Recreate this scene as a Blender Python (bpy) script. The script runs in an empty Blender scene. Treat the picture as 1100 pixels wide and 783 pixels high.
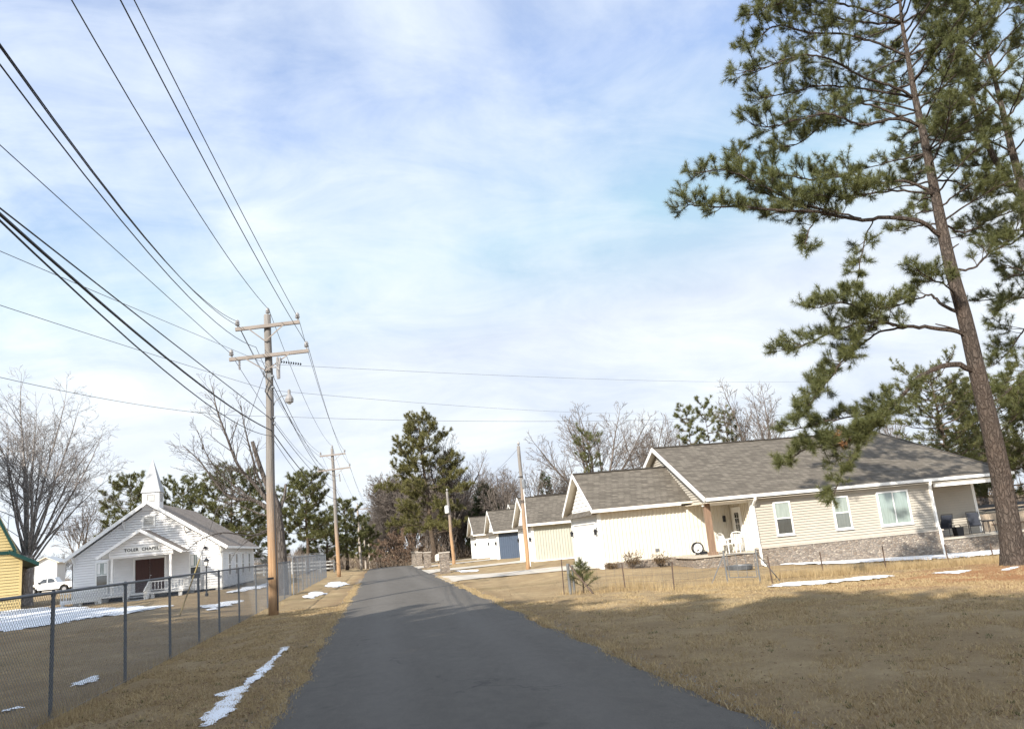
import bpy, math, random
import numpy as np
from mathutils import Vector, Matrix

scene = bpy.context.scene
COL = scene.collection
rnd = random.Random(7)
PI = math.pi

# ------------------------------------------------------------------ camera
F, YAW, PITCH, ROLL, CAMH = 862.0, 0.1796, 0.2127, 0.0935, 2.0
cy_, sy_, cp_, sp_ = math.cos(YAW), math.sin(YAW), math.cos(PITCH), math.sin(PITCH)
fw = Vector((sy_*cp_, cy_*cp_, sp_))
rt0 = Vector((cy_, -sy_, 0))
up0 = rt0.cross(fw)
rt = rt0*math.cos(ROLL) - up0*math.sin(ROLL)
up = up0*math.cos(ROLL) + rt0*math.sin(ROLL)
cam_d = bpy.data.cameras.new('camera')
cam = bpy.data.objects.new('camera', cam_d)
COL.objects.link(cam)
m = Matrix.Identity(4)
for i in range(3):
    m[i][0], m[i][1], m[i][2] = rt[i], up[i], -fw[i]
m[2][3] = CAMH
cam.matrix_world = m
cam_d.sensor_fit = 'HORIZONTAL'
cam_d.sensor_width = 36
cam_d.lens = 36*F/1100
cam_d.clip_start = 0.1
cam_d.clip_end = 4000
scene.camera = cam


def ray(px, py):
    return rt*((px-550)/F) + up*((391.5-py)/F) + fw


def atY(px, py, Y):
    v = ray(px, py)
    return Vector((0, 0, CAMH)) + v*(Y/v.y)


# ------------------------------------------------------------------ terrain
TX = [-1500, -60, -19, -10, -4.85, -1.5, 3.7, 7, 10.8, 17.7, 27, 40, 1500]
TY = [-300, 0, 15, 25, 37, 46, 56, 75, 100, 130, 200, 2000]
TZ = [
    [0, 0, 0, 0, 0, 0, 0, 0, -.1, -.3, -.5, -.6, -.6],
    [0, 0, 0, 0, 0, 0, 0, 0, -.1, -.3, -.5, -.6, -.6],
    [.0, .0, .0, .05, .02, 0, 0, -.03, -.12, -.32, -.52, -.6, -.6],
    [.1, .1, .12, .12, .04, 0, 0, -.05, -.15, -.36, -.55, -.65, -.65],
    [.3, .3, .25, .30, .06, 0, 0, .0, .10, -.36, -.75, -.75, -.75],
    [.4, .4, .36, .45, .08, 0, 0, .08, .25, .05, -.5, -.7, -.7],
    [.5, .5, .42, .55, .10, 0, 0, .10, .26, .1, -.3, -.5, -.6],
    [.6, .6, .52, .52, .15, 0, 0, .12, .26, .2, .0, -.3, -.5],
    [.7, .7, .6, .4, .15, 0, 0, .05, .10, .1, 0, -.2, -.4],
    [.75, .75, .5, .1, -.3, -.7, -.7, -.5, -.2, 0, 0, 0, 0],
    [.8, .6, .0, -.8, -1.5, -2, -2, -1.6, -1, -.5, 0, 0, 0],
    [.8, .6, .0, -.8, -1.5, -2, -2, -1.6, -1, -.5, 0, 0, 0]]
TXa, TYa, TZa = np.array(TX, float), np.array(TY, float), np.array(TZ, float)


def Hn(x, y):
    x = np.asarray(x, float); y = np.asarray(y, float)
    i = np.clip(np.searchsorted(TXa, x)-1, 0, len(TX)-2)
    j = np.clip(np.searchsorted(TYa, y)-1, 0, len(TY)-2)
    u = np.clip((x-TXa[i])/(TXa[i+1]-TXa[i]), 0, 1)
    v = np.clip((y-TYa[j])/(TYa[j+1]-TYa[j]), 0, 1)
    return (TZa[j, i]*(1-u)+TZa[j, i+1]*u)*(1-v)+(TZa[j+1, i]*(1-u)+TZa[j+1, i+1]*u)*v


def H(x, y):
    return float(Hn(x, y))


def gat(px, py):
    v = ray(px, py)
    t, dt = 3.0, .25
    while t < 400:
        p = Vector((0, 0, CAMH)) + v*t
        if p.z <= H(p.x, p.y):
            return Vector((p.x, p.y, H(p.x, p.y)))
        t += dt
    return Vector((p.x, p.y, H(p.x, p.y)))


# ------------------------------------------------------------------ materials
def new_mat(name):
    mt = bpy.data.materials.new(name)
    mt.use_nodes = True
    nt = mt.node_tree
    return mt, nt, nt.nodes['Principled BSDF'], nt.nodes['Material Output']


def N(nt, typ, **kw):
    n = nt.nodes.new(typ)
    for k, v in kw.items():
        setattr(n, k, v)
    return n


def mixc(nt, fac, a, b, blend='MIX'):
    n = N(nt, 'ShaderNodeMix', data_type='RGBA', blend_type=blend)
    for sock, val in ((n.inputs[0], fac), (n.inputs[6], a), (n.inputs[7], b)):
        if hasattr(val, 'is_linked') or hasattr(val, 'links'):
            nt.links.new(val, sock)
        elif isinstance(val, (int, float)):
            sock.default_value = val
        else:
            sock.default_value = (*val, 1)
    return n.outputs[2]


def noise(nt, vec, scale, detail=4, rough=.6, dist=0):
    n = N(nt, 'ShaderNodeTexNoise')
    n.inputs['Scale'].default_value = scale
    n.inputs['Detail'].default_value = detail
    n.inputs['Roughness'].default_value = rough
    n.inputs['Distortion'].default_value = dist
    if vec is not None:
        nt.links.new(vec, n.inputs['Vector'])
    return n.outputs['Fac']


def ramp(nt, fac, a, b):
    n = N(nt, 'ShaderNodeMapRange')
    n.inputs[1].default_value = a
    n.inputs[2].default_value = b
    nt.links.new(fac, n.inputs[0])
    return n.outputs[0]


def math_n(nt, op, a, b=None):
    n = N(nt, 'ShaderNodeMath', operation=op)
    for i, v in enumerate((a, b)):
        if v is None:
            continue
        if isinstance(v, (int, float)):
            n.inputs[i].default_value = v
        else:
            nt.links.new(v, n.inputs[i])
    return n.outputs[0]


def pos(nt):
    return N(nt, 'ShaderNodeNewGeometry').outputs['Position']


def objc(nt):
    return N(nt, 'ShaderNodeTexCoord').outputs['Object']


def sep(nt, v):
    s = N(nt, 'ShaderNodeSeparateXYZ')
    nt.links.new(v, s.inputs[0])
    return s.outputs


def comb(nt, x, y, z=0):
    s = N(nt, 'ShaderNodeCombineXYZ')
    for i, v in enumerate((x, y, z)):
        if isinstance(v, (int, float)):
            s.inputs[i].default_value = v
        else:
            nt.links.new(v, s.inputs[i])
    return s.outputs[0]


def mapv(nt, v, sc):
    n = N(nt, 'ShaderNodeMapping')
    n.inputs['Scale'].default_value = sc
    nt.links.new(v, n.inputs['Vector'])
    return n.outputs[0]


def bump(nt, bsdf, h, strength=.3, dist=.02):
    b = N(nt, 'ShaderNodeBump')
    b.inputs['Strength'].default_value = strength
    b.inputs['Distance'].default_value = dist
    nt.links.new(h, b.inputs['Height'])
    nt.links.new(b.outputs[0], bsdf.inputs['Normal'])


def sc3(c, k):
    return tuple(min(1, x*k) for x in c)


def mat(name, col, rough=.75, var=.15, scale=2.0, bmp=0.0, bscale=30, metal=0, stretch=(1, 1, 1), dirt=None, dirt_scale=.7, spec=.4):
    mt, nt, b, o = new_mat(name)
    v = mapv(nt, objc(nt), stretch)
    f = ramp(nt, noise(nt, v, scale, 5), .3, .7)
    c = mixc(nt, f, sc3(col, 1-var), sc3(col, 1+var))
    if dirt:
        f2 = ramp(nt, noise(nt, v, dirt_scale, 6, .7), .5, .75)
        c = mixc(nt, f2, c, dirt)
    nt.links.new(c, b.inputs['Base Color'])
    b.inputs['Roughness'].default_value = rough
    b.inputs['Metallic'].default_value = metal
    b.inputs['Specular IOR Level'].default_value = spec
    if bmp:
        bump(nt, b, noise(nt, v, bscale, 4), bmp, .02)
    return mt


MT = {}


def setup_mats():
    # ground: dormant lawn, bare soil, pine straw near the big pines
    mt, nt, b, o = new_mat('dormant_lawn')
    p = pos(nt)
    n_big = ramp(nt, noise(nt, p, .3, 7, .72), .40, .60)
    n_mid = ramp(nt, noise(nt, mapv(nt, p, (1, 1.0, 1)), 1.1, 6, .7), .35, .65)
    n_fine = ramp(nt, noise(nt, p, 26, 4, .8), .3, .7)
    n_fib = ramp(nt, noise(nt, mapv(nt, p, (1, .35, 1)), 60, 3, .8), .3, .7)
    c = mixc(nt, n_big, (.385, .275, .15), (.57, .435, .255))
    c = mixc(nt, math_n(nt, 'MULTIPLY', n_mid, .6), c, (.25, .165, .088))
    c = mixc(nt, math_n(nt, 'MULTIPLY', n_fine, .4), c, (.18, .125, .075))
    c = mixc(nt, math_n(nt, 'MULTIPLY', n_fib, .35), c, (.46, .37, .235))
    gpatch = ramp(nt, noise(nt, p, .16, 4, .6), .56, .72)
    c = mixc(nt, math_n(nt, 'MULTIPLY', gpatch, .35), c, (.14, .14, .06))
    s = sep(nt, p)
    # pine straw fallen around the two big pines (a real litter of needles)
    dx = math_n(nt, 'SUBTRACT', s[0], 21.0)
    dx = math_n(nt, 'MULTIPLY', dx, .62)
    dy = math_n(nt, 'SUBTRACT', s[1], 21.5)
    dd = math_n(nt, 'SQRT', math_n(nt, 'ADD', math_n(nt, 'MULTIPLY', dx, dx), math_n(nt, 'MULTIPLY', dy, dy)))
    dd = math_n(nt, 'ADD', dd, math_n(nt, 'MULTIPLY', noise(nt, p, .5, 5), 5.0))
    straw = ramp(nt, dd, 9.0, 5.2)
    c = mixc(nt, math_n(nt, 'MULTIPLY', straw, .8), c, mixc(nt, n_fine, (.33, .145, .06), (.44, .215, .10)))
    # worn dark soil strip along the road edges
    ex = math_n(nt, 'ABSOLUTE', math_n(nt, 'SUBTRACT', s[0], 1.1))
    ex = math_n(nt, 'ADD', ex, math_n(nt, 'MULTIPLY', noise(nt, p, 1.4, 5), 1.0))
    soil = math_n(nt, 'MULTIPLY', ramp(nt, ex, 4.0, 3.1), .55)
    c = mixc(nt, soil, c, (.17, .105, .06))
    nt.links.new(c, b.inputs['Base Color'])
    b.inputs['Roughness'].default_value = .95
    b.inputs['Specular IOR Level'].default_value = .1
    hh = math_n(nt, 'ADD', n_fine, math_n(nt, 'MULTIPLY', noise(nt, p, 5, 5), 1.5))
    bump(nt, b, hh, .8, .05)
    MT['lawn'] = mt

    mt, nt, b, o = new_mat('worn_asphalt')
    p = pos(nt)
    s = sep(nt, p)
    sp = ramp(nt, noise(nt, p, 70, 3, .8), .35, .7)
    c = mixc(nt, sp, (.068, .060, .051), (.158, .142, .122))
    mot = ramp(nt, noise(nt, mapv(nt, p, (1.2, .25, 1)), .9, 6, .65), .35, .7)
    c = mixc(nt, math_n(nt, 'MULTIPLY', mot, .45), c, (.135, .124, .110))
    mid = ramp(nt, noise(nt, mapv(nt, p, (1, .5, 1)), 6, 6, .75), .35, .68)
    c = mixc(nt, math_n(nt, 'MULTIPLY', mid, .38), c, (.05, .046, .041))
    stn = ramp(nt, noise(nt, p, 1.6, 3, .5), .66, .74)
    c = mixc(nt, math_n(nt, 'MULTIPLY', stn, .35), c, (.03, .028, .026))
    tr = math_n(nt, 'ABSOLUTE', math_n(nt, 'SUBTRACT', math_n(nt, 'ABSOLUTE', math_n(nt, 'SUBTRACT', s[0], 1.1)), 1.15))
    trk = math_n(nt, 'MULTIPLY', ramp(nt, tr, .55, .1), .28)
    c = mixc(nt, trk, c, (.15, .138, .124))
    cr = N(nt, 'ShaderNodeTexVoronoi', feature='DISTANCE_TO_EDGE')
    cr.inputs['Scale'].default_value = .33
    wob = N(nt, 'ShaderNodeVectorMath', operation='ADD')
    nt.links.new(p, wob.inputs[0])
    nn = N(nt, 'ShaderNodeTexNoise')
    nn.inputs['Scale'].default_value = 1.2
    nn.inputs['Detail'].default_value = 5
    nt.links.new(p, nn.inputs['Vector'])
    sc = N(nt, 'ShaderNodeVectorMath', operation='SCALE')
    sc.inputs['Scale'].default_value = 1.6
    nt.links.new(nn.outputs['Color'], sc.inputs[0])
    nt.links.new(sc.outputs[0], wob.inputs[1])
    nt.links.new(wob.outputs[0], cr.inputs['Vector'])
    crk = ramp(nt, cr.outputs[0], .009, .0)
    gate = ramp(nt, noise(nt, p, .25, 2), .49, .57)
    c = mixc(nt, math_n(nt, 'MULTIPLY', math_n(nt, 'MULTIPLY', crk, gate), .5), c, (.012, .012, .013))
    nt.links.new(c, b.inputs['Base Color'])
    b.inputs['Roughness'].default_value = .82
    b.inputs['Specular IOR Level'].default_value = .3
    bump(nt, b, noise(nt, p, 90, 3, .8), .5, .015)
    MT['asphalt'] = mt

    MT['concrete'] = mat('pale_concrete', (.46, .42, .36), .85, .12, .8, .2, 40, dirt=(.33, .28, .22))
    MT['snow'] = mat('old_snow', (.80, .83, .88), .6, .06, 3, .5, 12, dirt=(.62, .60, .58), dirt_scale=3)

    def lap(name, col, dirt):
        return mat(name, col, .55, .04, 1.5, 0, 30, dirt=dirt, dirt_scale=.6)
    MT['cream_siding'] = lap('cream_siding', (.44, .405, .35), (.41, .38, .33))
    MT['cream_batten'] = lap('cream_batten', (.67, .63, .545), (.64, .60, .52))
    MT['sage_siding'] = lap('sage_siding', (.47, .47, .41), (.44, .44, .38))
    MT['blue_siding'] = lap('blue_siding', (.085, .115, .17), (.075, .10, .15))
    MT['white_siding'] = lap('white_siding', (.78, .78, .77), (.70, .70, .69))
    MT['chapel_siding'] = mat('white_clapboard', (.80, .80, .81), .6, .05, 2, 0, 30, dirt=(.68, .68, .66), dirt_scale=.5)
    MT['white_trim'] = mat('white_trim', (.82, .82, .80), .5, .03, 3, dirt=(.74, .73, .70), dirt_scale=1)
    MT['beige_trim'] = mat('beige_trim', (.66, .60, .50), .5, .04, 3)
    MT['yellow_siding'] = lap('yellow_siding', (.56, .44, .21), (.51, .395, .185))
    MT['green_trim'] = mat('dark_green_trim', (.006, .045, .040), .5, .1, 3)
    MT['void_shade'] = mat('crawlspace_shade_dark', (.03, .028, .025), .9, .1)  # near-black colour standing in for the shade under the chapel floor
    MT['brown_door'] = mat('dark_brown_door', (.055, .022, .018), .5, .2, 2, .1, 20, stretch=(6, 6, .6))
    MT['wood_post'] = mat('stained_wood', (.22, .145, .10), .7, .25, 3, .2, 20, stretch=(5, 5, .5))
    MT['wood_fence'] = mat('weathered_board', (.40, .32, .24), .85, .25, 4, .3, 20, stretch=(5, 5, .4))
    MT['grey_board'] = mat('grey_board', (.42, .42, .41), .85, .15, 4, .3, 20)
    MT['black_metal'] = mat('black_metal', (.015, .016, .02), .45, .1)
    MT['sling'] = mat('navy_sling', (.015, .02, .034), .7, .1)
    MT['galv'] = mat('galvanised_grey', (.20, .215, .235), .45, .15, 6, 0, metal=.4)
    MT['dark_galv'] = mat('dark_galvanised', (.10, .107, .118), .5, .2, 6, 0, metal=.3)
    MT['rust'] = mat('rusty_steel', (.095, .065, .05), .8, .3, 8)
    MT['pipe'] = mat('grey_pipe', (.15, .155, .16), .5, .12, 5, metal=.2)
    MT['wire'] = mat('weathered_cable', (.035, .035, .04), .6, .1)
    MT['thin_wire'] = mat('bare_wire', (.10, .10, .105), .5, .1)
    MT['insul'] = mat('grey_porcelain', (.26, .25, .25), .35, .1)
    MT['plastic_white'] = mat('white_plastic', (.80, .80, .78), .4, .03)
    MT['yellow_guard'] = mat('faded_yellow_plastic', (.34, .275, .13), .6, .2, 4)
    MT['truck_paint'] = mat('white_car_paint', (.78, .79, .80), .25, .03, 2)
    MT['tyre'] = mat('tyre_rubber', (.02, .02, .021), .85, .1)
    MT['rim'] = mat('wheel_alloy', (.35, .35, .36), .35, .1, metal=.7)
    MT['chrome'] = mat('dull_chrome', (.5, .5, .5), .25, .1, metal=.9)
    MT['red_lens'] = mat('red_lens', (.35, .02, .02), .3, .1)
    MT['lamp_glass'] = mat('lamp_glass', (.62, .63, .62), .2, .05)
    MT['gravel'] = mat('grey_gravel', (.25, .235, .215), .9, .35, 30)
    MT['soil_litter'] = mat('dead_leaves', (.16, .095, .05), .9, .4, 20)
    MT['steel_roof'] = mat('grey_metal_roof', (.42, .44, .46), .5, .08)
    MT['spire_metal'] = mat('grey_spire_metal', (.33, .345, .365), .5, .08, 3)
    MT['shed_wall'] = mat('pale_grey_metal', (.58, .60, .62), .5, .05)
    MT['rail_paint'] = mat('white_rail_paint', (.80, .80, .79), .5, .05, 4)
    MT['step_grey'] = mat('grey_step', (.34, .35, .37), .8, .15, 3)

    # panes
    def pane(name, col, rough=.06):
        mt, nt, b, o = new_mat(name)
        v = objc(nt)
        f = ramp(nt, noise(nt, mapv(nt, v, (3, 3, .4)), 3, 3), .3, .7)
        nt.links.new(mixc(nt, f, sc3(col, .85), sc3(col, 1.15)), b.inputs['Base Color'])
        b.inputs['Roughness'].default_value = rough
        b.inputs['Specular IOR Level'].default_value = .8
        b.inputs['Coat Weight'].default_value = .6
        b.inputs['Coat Roughness'].default_value = .03
        return mt
    MT['pane_blind'] = pane('blind_behind_glass', (.27, .31, .275))
    MT['pane_dark'] = pane('dark_glass', (.05, .055, .055))
    MT['pane_grey'] = pane('grey_glass', (.15, .17, .165))
    MT['pane_curtain'] = pane('curtain_behind_glass', (.26, .32, .30))
    MT['car_glass'] = pane('tinted_glass', (.03, .035, .04))

    # shingles
    def shingle(name, a, bcol, c3, sx=1.0):
        mt, nt, b, o = new_mat(name)
        s = sep(nt, pos(nt))
        v = comb(nt, math_n(nt, 'ADD', s[0], s[1]), math_n(nt, 'MULTIPLY', s[2], 2.1))
        spk = ramp(nt, noise(nt, mapv(nt, v, (1, 1.5, 1)), 5.5, 5, .85), .35, .65)
        br = N(nt, 'ShaderNodeTexBrick')
        br.inputs['Color1'].default_value = (*a, 1)
        br.inputs['Color2'].default_value = (*bcol, 1)
        br.inputs['Mortar'].default_value = (*sc3(a, .55), 1)
        br.inputs['Scale'].default_value = 1
        br.inputs['Mortar Size'].default_value = .012
        br.inputs['Brick Width'].default_value = .33*sx
        br.inputs['Row Height'].default_value = .16
        br.inputs['Bias'].default_value = 0
        nt.links.new(v, br.inputs['Vector'])
        f = ramp(nt, noise(nt, v, 3.0, 6, .75), .38, .66)
        c = mixc(nt, math_n(nt, 'MULTIPLY', f, .35), br.outputs['Color'], c3)
        f2 = ramp(nt, noise(nt, pos(nt), .35, 4), .4, .65)
        c = mixc(nt, math_n(nt, 'MULTIPLY', f2, .25), c, sc3(c3, .75))
        c = mixc(nt, math_n(nt, 'MULTIPLY', spk, .6), c, sc3(a, .8))
        nt.links.new(c, b.inputs['Base Color'])
        b.inputs['Roughness'].default_value = .95
        b.inputs['Specular IOR Level'].default_value = .2
        h = math_n(nt, 'ADD', br.outputs['Fac'], noise(nt, pos(nt), 40, 3))
        bump(nt, b, h, .5, -.012)
        return mt
    MT['shingle'] = shingle('grey_brown_shingles', (.090, .079, .066), (.222, .197, .164), (.162, .142, .119))
    MT['ridge'] = mat('dark_ridge_shingles', (.06, .053, .047), .95, .2, 8)
    MT['chapel_roof'] = shingle('brown_shingles', (.24, .20, .168), (.385, .325, .275), (.315, .268, .228))

    # stone veneer
    mt, nt, b, o = new_mat('stacked_stone')
    s = sep(nt, objc(nt))
    v = comb(nt, math_n(nt, 'ADD', s[0], s[1]), s[2])
    vv = N(nt, 'ShaderNodeTexVoronoi', feature='F1', distance='CHEBYCHEV')
    vv.inputs['Scale'].default_value = 1
    vv.inputs['Randomness'].default_value = .85
    vm = mapv(nt, v, (6.5, 12.5, 1))
    nt.links.new(vm, vv.inputs['Vector'])
    ve = N(nt, 'ShaderNodeTexVoronoi', feature='DISTANCE_TO_EDGE')
    ve.inputs['Scale'].default_value = 1
    ve.inputs['Randomness'].default_value = .85
    nt.links.new(vm, ve.inputs['Vector'])
    sv = sep(nt, vv.outputs['Color'])
    cr = N(nt, 'ShaderNodeValToRGB')
    els = cr.color_ramp.elements
    els[0].color = (.12, .095, .08, 1)
    els[1].color = (.44, .375, .30, 1)
    for p_, c_ in ((.25, (.17, .125, .09, 1)), (.5, (.31, .25, .195, 1)), (.75, (.20, .165, .14, 1))):
        e = els.new(p_)
        e.color = c_
    nt.links.new(sv[0], cr.inputs[0])
    c = mixc(nt, ramp(nt, noise(nt, objc(nt), 18, 4), .3, .75), cr.outputs[0], (.42, .37, .32))
    c = mixc(nt, .35, cr.outputs[0], c)
    c = mixc(nt, ramp(nt, ve.outputs[0], .09, .03), c, (.19, .17, .15))
    nt.links.new(c, b.inputs['Base Color'])
    b.inputs['Roughness'].default_value = .9
    bump(nt, b, ramp(nt, ve.outputs[0], 0, .2), .8, .03)
    MT['stone'] = mt
    MT['stone_cap'] = mat('stone_cap', (.42, .38, .33), .85, .12, 5, .2, 30)

    # bark
    def bark(name, a, bcol, zscale=.25, sc=9, warm=None):
        mt, nt, b, o = new_mat(name)
        v = mapv(nt, objc(nt), (1, 1, zscale))
        nn = N(nt, 'ShaderNodeTexNoise')
        nn.inputs['Scale'].default_value = sc*.8
        nn.inputs['Detail'].default_value = 4
        nt.links.new(v, nn.inputs['Vector'])
        ad = N(nt, 'ShaderNodeVectorMath', operation='MULTIPLY_ADD')
        ad.inputs[1].default_value = (.22, .22, .22)
        nt.links.new(nn.outputs['Color'], ad.inputs[0])
        nt.links.new(v, ad.inputs[2])
        vv = N(nt, 'ShaderNodeTexVoronoi', feature='DISTANCE_TO_EDGE')
        vv.inputs['Scale'].default_value = sc
        nt.links.new(ad.outputs[0], vv.inputs['Vector'])
        f = ramp(nt, vv.outputs[0], .0, .22)
        n1 = ramp(nt, noise(nt, v, sc*1.6, 7, .75), .3, .7)
        n2 = ramp(nt, noise(nt, objc(nt), sc*.35, 5, .7), .35, .65)
        c = mixc(nt, n1, a, bcol)
        c = mixc(nt, math_n(nt, 'MULTIPLY', n2, .45), c, sc3(bcol, 1.15))
        crack = math_n(nt, 'MULTIPLY', math_n(nt, 'SUBTRACT', 1.0, f), .6)
        c = mixc(nt, crack, c, sc3(a, .45))
        if warm:
            big = ramp(nt, noise(nt, objc(nt), .9, 4), .42, .66)
            c = mixc(nt, math_n(nt, 'MULTIPLY', big, .6), c, warm)
        nt.links.new(c, b.inputs['Base Color'])
        b.inputs['Roughness'].default_value = .95
        b.inputs['Specular IOR Level'].default_value = .15
        bump(nt, b, math_n(nt, 'ADD', f, math_n(nt, 'MULTIPLY', n1, .8)), 1.0, .05)
        return mt
    MT['pine_bark'] = bark('plated_pine_bark', (.062, .050, .043), (.145, .118, .10), .35, 9, (.125, .092, .074))
    MT['wood_bark'] = bark('wood_grey_bark', (.125, .105, .09), (.20, .17, .15), .3, 7)
    MT['far_bark'] = bark('brown_bark', (.10, .075, .055), (.17, .13, .10))
    MT['grey_bark'] = bark('grey_bark', (.30, .27, .25), (.47, .43, .41), .3, 7)
    MT['dark_bark'] = bark('dark_dead_bark', (.10, .085, .075), (.19, .165, .15), .25, 7)
    MT['twig_bark'] = bark('pale_twig_bark', (.15, .125, .11), (.23, .195, .17), .3, 7)
    # utility pole wood: grey weathered, base warm treated wood
    mt, nt, b, o = new_mat('weathered_pole_wood')
    v = objc(nt)
    g = ramp(nt, noise(nt, mapv(nt, v, (14, 14, .5)), 2, 6, .7), .3, .7)
    c = mixc(nt, g, (.13, .118, .108), (.27, .25, .235))
    s = sep(nt, v)
    low = ramp(nt, math_n(nt, 'ADD', s[2], math_n(nt, 'MULTIPLY', noise(nt, v, 1.5, 3), 2)), 6.2, 3.0)
    c = mixc(nt, low, c, mixc(nt, g, (.27, .15, .075), (.46, .30, .17)))
    nt.links.new(c, b.inputs['Base Color'])
    b.inputs['Roughness'].default_value = .9
    bump(nt, b, g, .5, .02)
    MT['pole'] = mt
    MT['pole_grey'] = mat('grey_pole_wood', (.36, .32, .28), .9, .2, 3, .2, 20, stretch=(6, 6, .5))
    MT['arm_wood'] = mat('weathered_arm_wood', (.27, .235, .21), .9, .2, 4, .2, 20, stretch=(.5, 6, 6))

    # needles / foliage
    def leaf(name, a, bcol, trans=.25):
        mt, nt, b, o = new_mat(name)
        r = N(nt, 'ShaderNodeNewGeometry').outputs['Random Per Island']
        f = ramp(nt, noise(nt, objc(nt), .9, 3), .35, .65)
        c = mixc(nt, r, a, bcol)
        c = mixc(nt, math_n(nt, 'MULTIPLY', f, .4), c, sc3(bcol, 1.15))
        nt.links.new(c, b.inputs['Base Color'])
        b.inputs['Roughness'].default_value = .55
        b.inputs['Specular IOR Level'].default_value = .35
        tr = N(nt, 'ShaderNodeBsdfTranslucent')
        nt.links.new(c, tr.inputs[0])
        ms = N(nt, 'ShaderNodeMixShader')
        ms.inputs[0].default_value = trans
        nt.links.new(b.outputs[0], ms.inputs[1])
        nt.links.new(tr.outputs[0], ms.inputs[2])
        nt.links.new(ms.outputs[0], o.inputs[0])
        return mt
    MT['needle'] = leaf('pine_needles', (.052, .068, .026), (.145, .15, .052))
    MT['needle_far'] = leaf('far_pine_needles', (.06, .07, .026), (.145, .145, .05))
    MT['needle_gold'] = leaf('olive_needles', (.075, .078, .028), (.185, .17, .06))
    MT['cedar'] = leaf('cedar_needles', (.03, .045, .02), (.07, .085, .035))
    MT['weed'] = leaf('green_weed_leaves', (.07, .085, .03), (.15, .15, .06), .3)
    MT['brush'] = leaf('brush_twigs', (.10, .075, .055), (.21, .165, .125), .1)
    MT['blade'] = leaf('dry_grass_blades', (.28, .195, .10), (.52, .40, .225), .3)
    MT['straw'] = leaf('straw_needles', (.28, .12, .05), (.46, .24, .11), .2)
    MT['shrub'] = leaf('russet_shrub_leaves', (.10, .065, .035), (.19, .13, .07))
    MT['rustleaf'] = leaf('russet_oak_leaves', (.17, .11, .075), (.25, .175, .125))


setup_mats()

# ------------------------------------------------------------------ mesh helpers


class MB:
    def __init__(s):
        s.v = []
        s.f = []

    def add(s, vs, fs):
        o = len(s.v)
        s.v += [tuple(x) for x in vs]
        s.f += [tuple(i+o for i in f) for f in fs]

    def box(s, a, b):
        x0, x1 = sorted((a[0], b[0])); y0, y1 = sorted((a[1], b[1])); z0, z1 = sorted((a[2], b[2]))
        s.add([(x0, y0, z0), (x1, y0, z0), (x1, y1, z0), (x0, y1, z0), (x0, y0, z1), (x1, y0, z1), (x1, y1, z1), (x0, y1, z1)],
              [(3, 2, 1, 0), (4, 5, 6, 7), (0, 1, 5, 4), (1, 2, 6, 5), (2, 3, 7, 6), (3, 0, 4, 7)])
        return s

    def bar(s, p, q, w, h, upv=(0, 0, 1)):
        p, q = Vector(p), Vector(q)
        d = (q-p).normalized()
        u = Vector(upv)
        if abs(d.dot(u)) > .98:
            u = Vector((0, 1, 0))
        r = d.cross(u).normalized()*(w/2)
        t = r.cross(d).normalized()*(h/2)
        s.add([p-r-t, p+r-t, p+r+t, p-r+t, q-r-t, q+r-t, q+r+t, q-r+t],
              [(3, 2, 1, 0), (4, 5, 6, 7), (0, 1, 5, 4), (1, 2, 6, 5), (2, 3, 7, 6), (3, 0, 4, 7)])
        return s

    def tube(s, pts, rad, n=6, cap=True):
        pts = [Vector(p) for p in pts]
        if not isinstance(rad, (list, tuple)):
            rad = [rad]*len(pts)
        o = len(s.v)
        u = None
        for i, p in enumerate(pts):
            d = (pts[min(i+1, len(pts)-1)]-pts[max(i-1, 0)])
            d = d.normalized() if d.length > 1e-9 else Vector((0, 0, 1))
            if u is None:
                u = d.orthogonal().normalized()
            else:
                u = (u-d*u.dot(d))
                u = u.normalized() if u.length > 1e-6 else d.orthogonal().normalized()
            w = d.cross(u)
            for k in range(n):
                a = 2*PI*k/n
                s.v.append(tuple(p+(u*math.cos(a)+w*math.sin(a))*rad[i]))
        for i in range(len(pts)-1):
            for k in range(n):
                a = o+i*n+k
                b = o+i*n+(k+1) % n
                s.f.append((a, b, b+n, a+n))
        if cap:
            s.f.append(tuple(o+k for k in reversed(range(n))))
            s.f.append(tuple(o+(len(pts)-1)*n+k for k in range(n)))
        return s

    def lathe(s, c, prof, n=12):
        c = Vector(c)
        o = len(s.v)
        for r, z in prof:
            for k in range(n):
                a = 2*PI*k/n
                s.v.append((c.x+r*math.cos(a), c.y+r*math.sin(a), c.z+z))
        for i in range(len(prof)-1):
            for k in range(n):
                a = o+i*n+k
                b = o+i*n+(k+1) % n
                s.f.append((a, b, b+n, a+n))
        s.f.append(tuple(o+k for k in reversed(range(n))))
        s.f.append(tuple(o+(len(prof)-1)*n+k for k in range(n)))
        return s

    def poly_slab(s, pts, off):
        """closed prism: polygon pts extruded by vector off"""
        off = Vector(off)
        n = len(pts)
        a = [Vector(p) for p in pts]
        s.add(a+[p+off for p in a], [tuple(range(n)), tuple(reversed(range(n, 2*n)))] +
              [(i, (i+1) % n, n+(i+1) % n, n+i) for i in range(n)])
        return s


def link_mesh(name, me, material, parent=None, smooth=False):
    if material is not None:
        me.materials.append(material)
    if smooth:
        me.polygons.foreach_set('use_smooth', [True]*len(me.polygons))
    o = bpy.data.objects.new(name, me)
    COL.objects.link(o)
    if parent is not None:
        o.parent = parent
    return o


def root_loc(o):
    v = Vector((0, 0, 0))
    while o is not None:
        v += o.location
        o = o.parent
    return v


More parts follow.
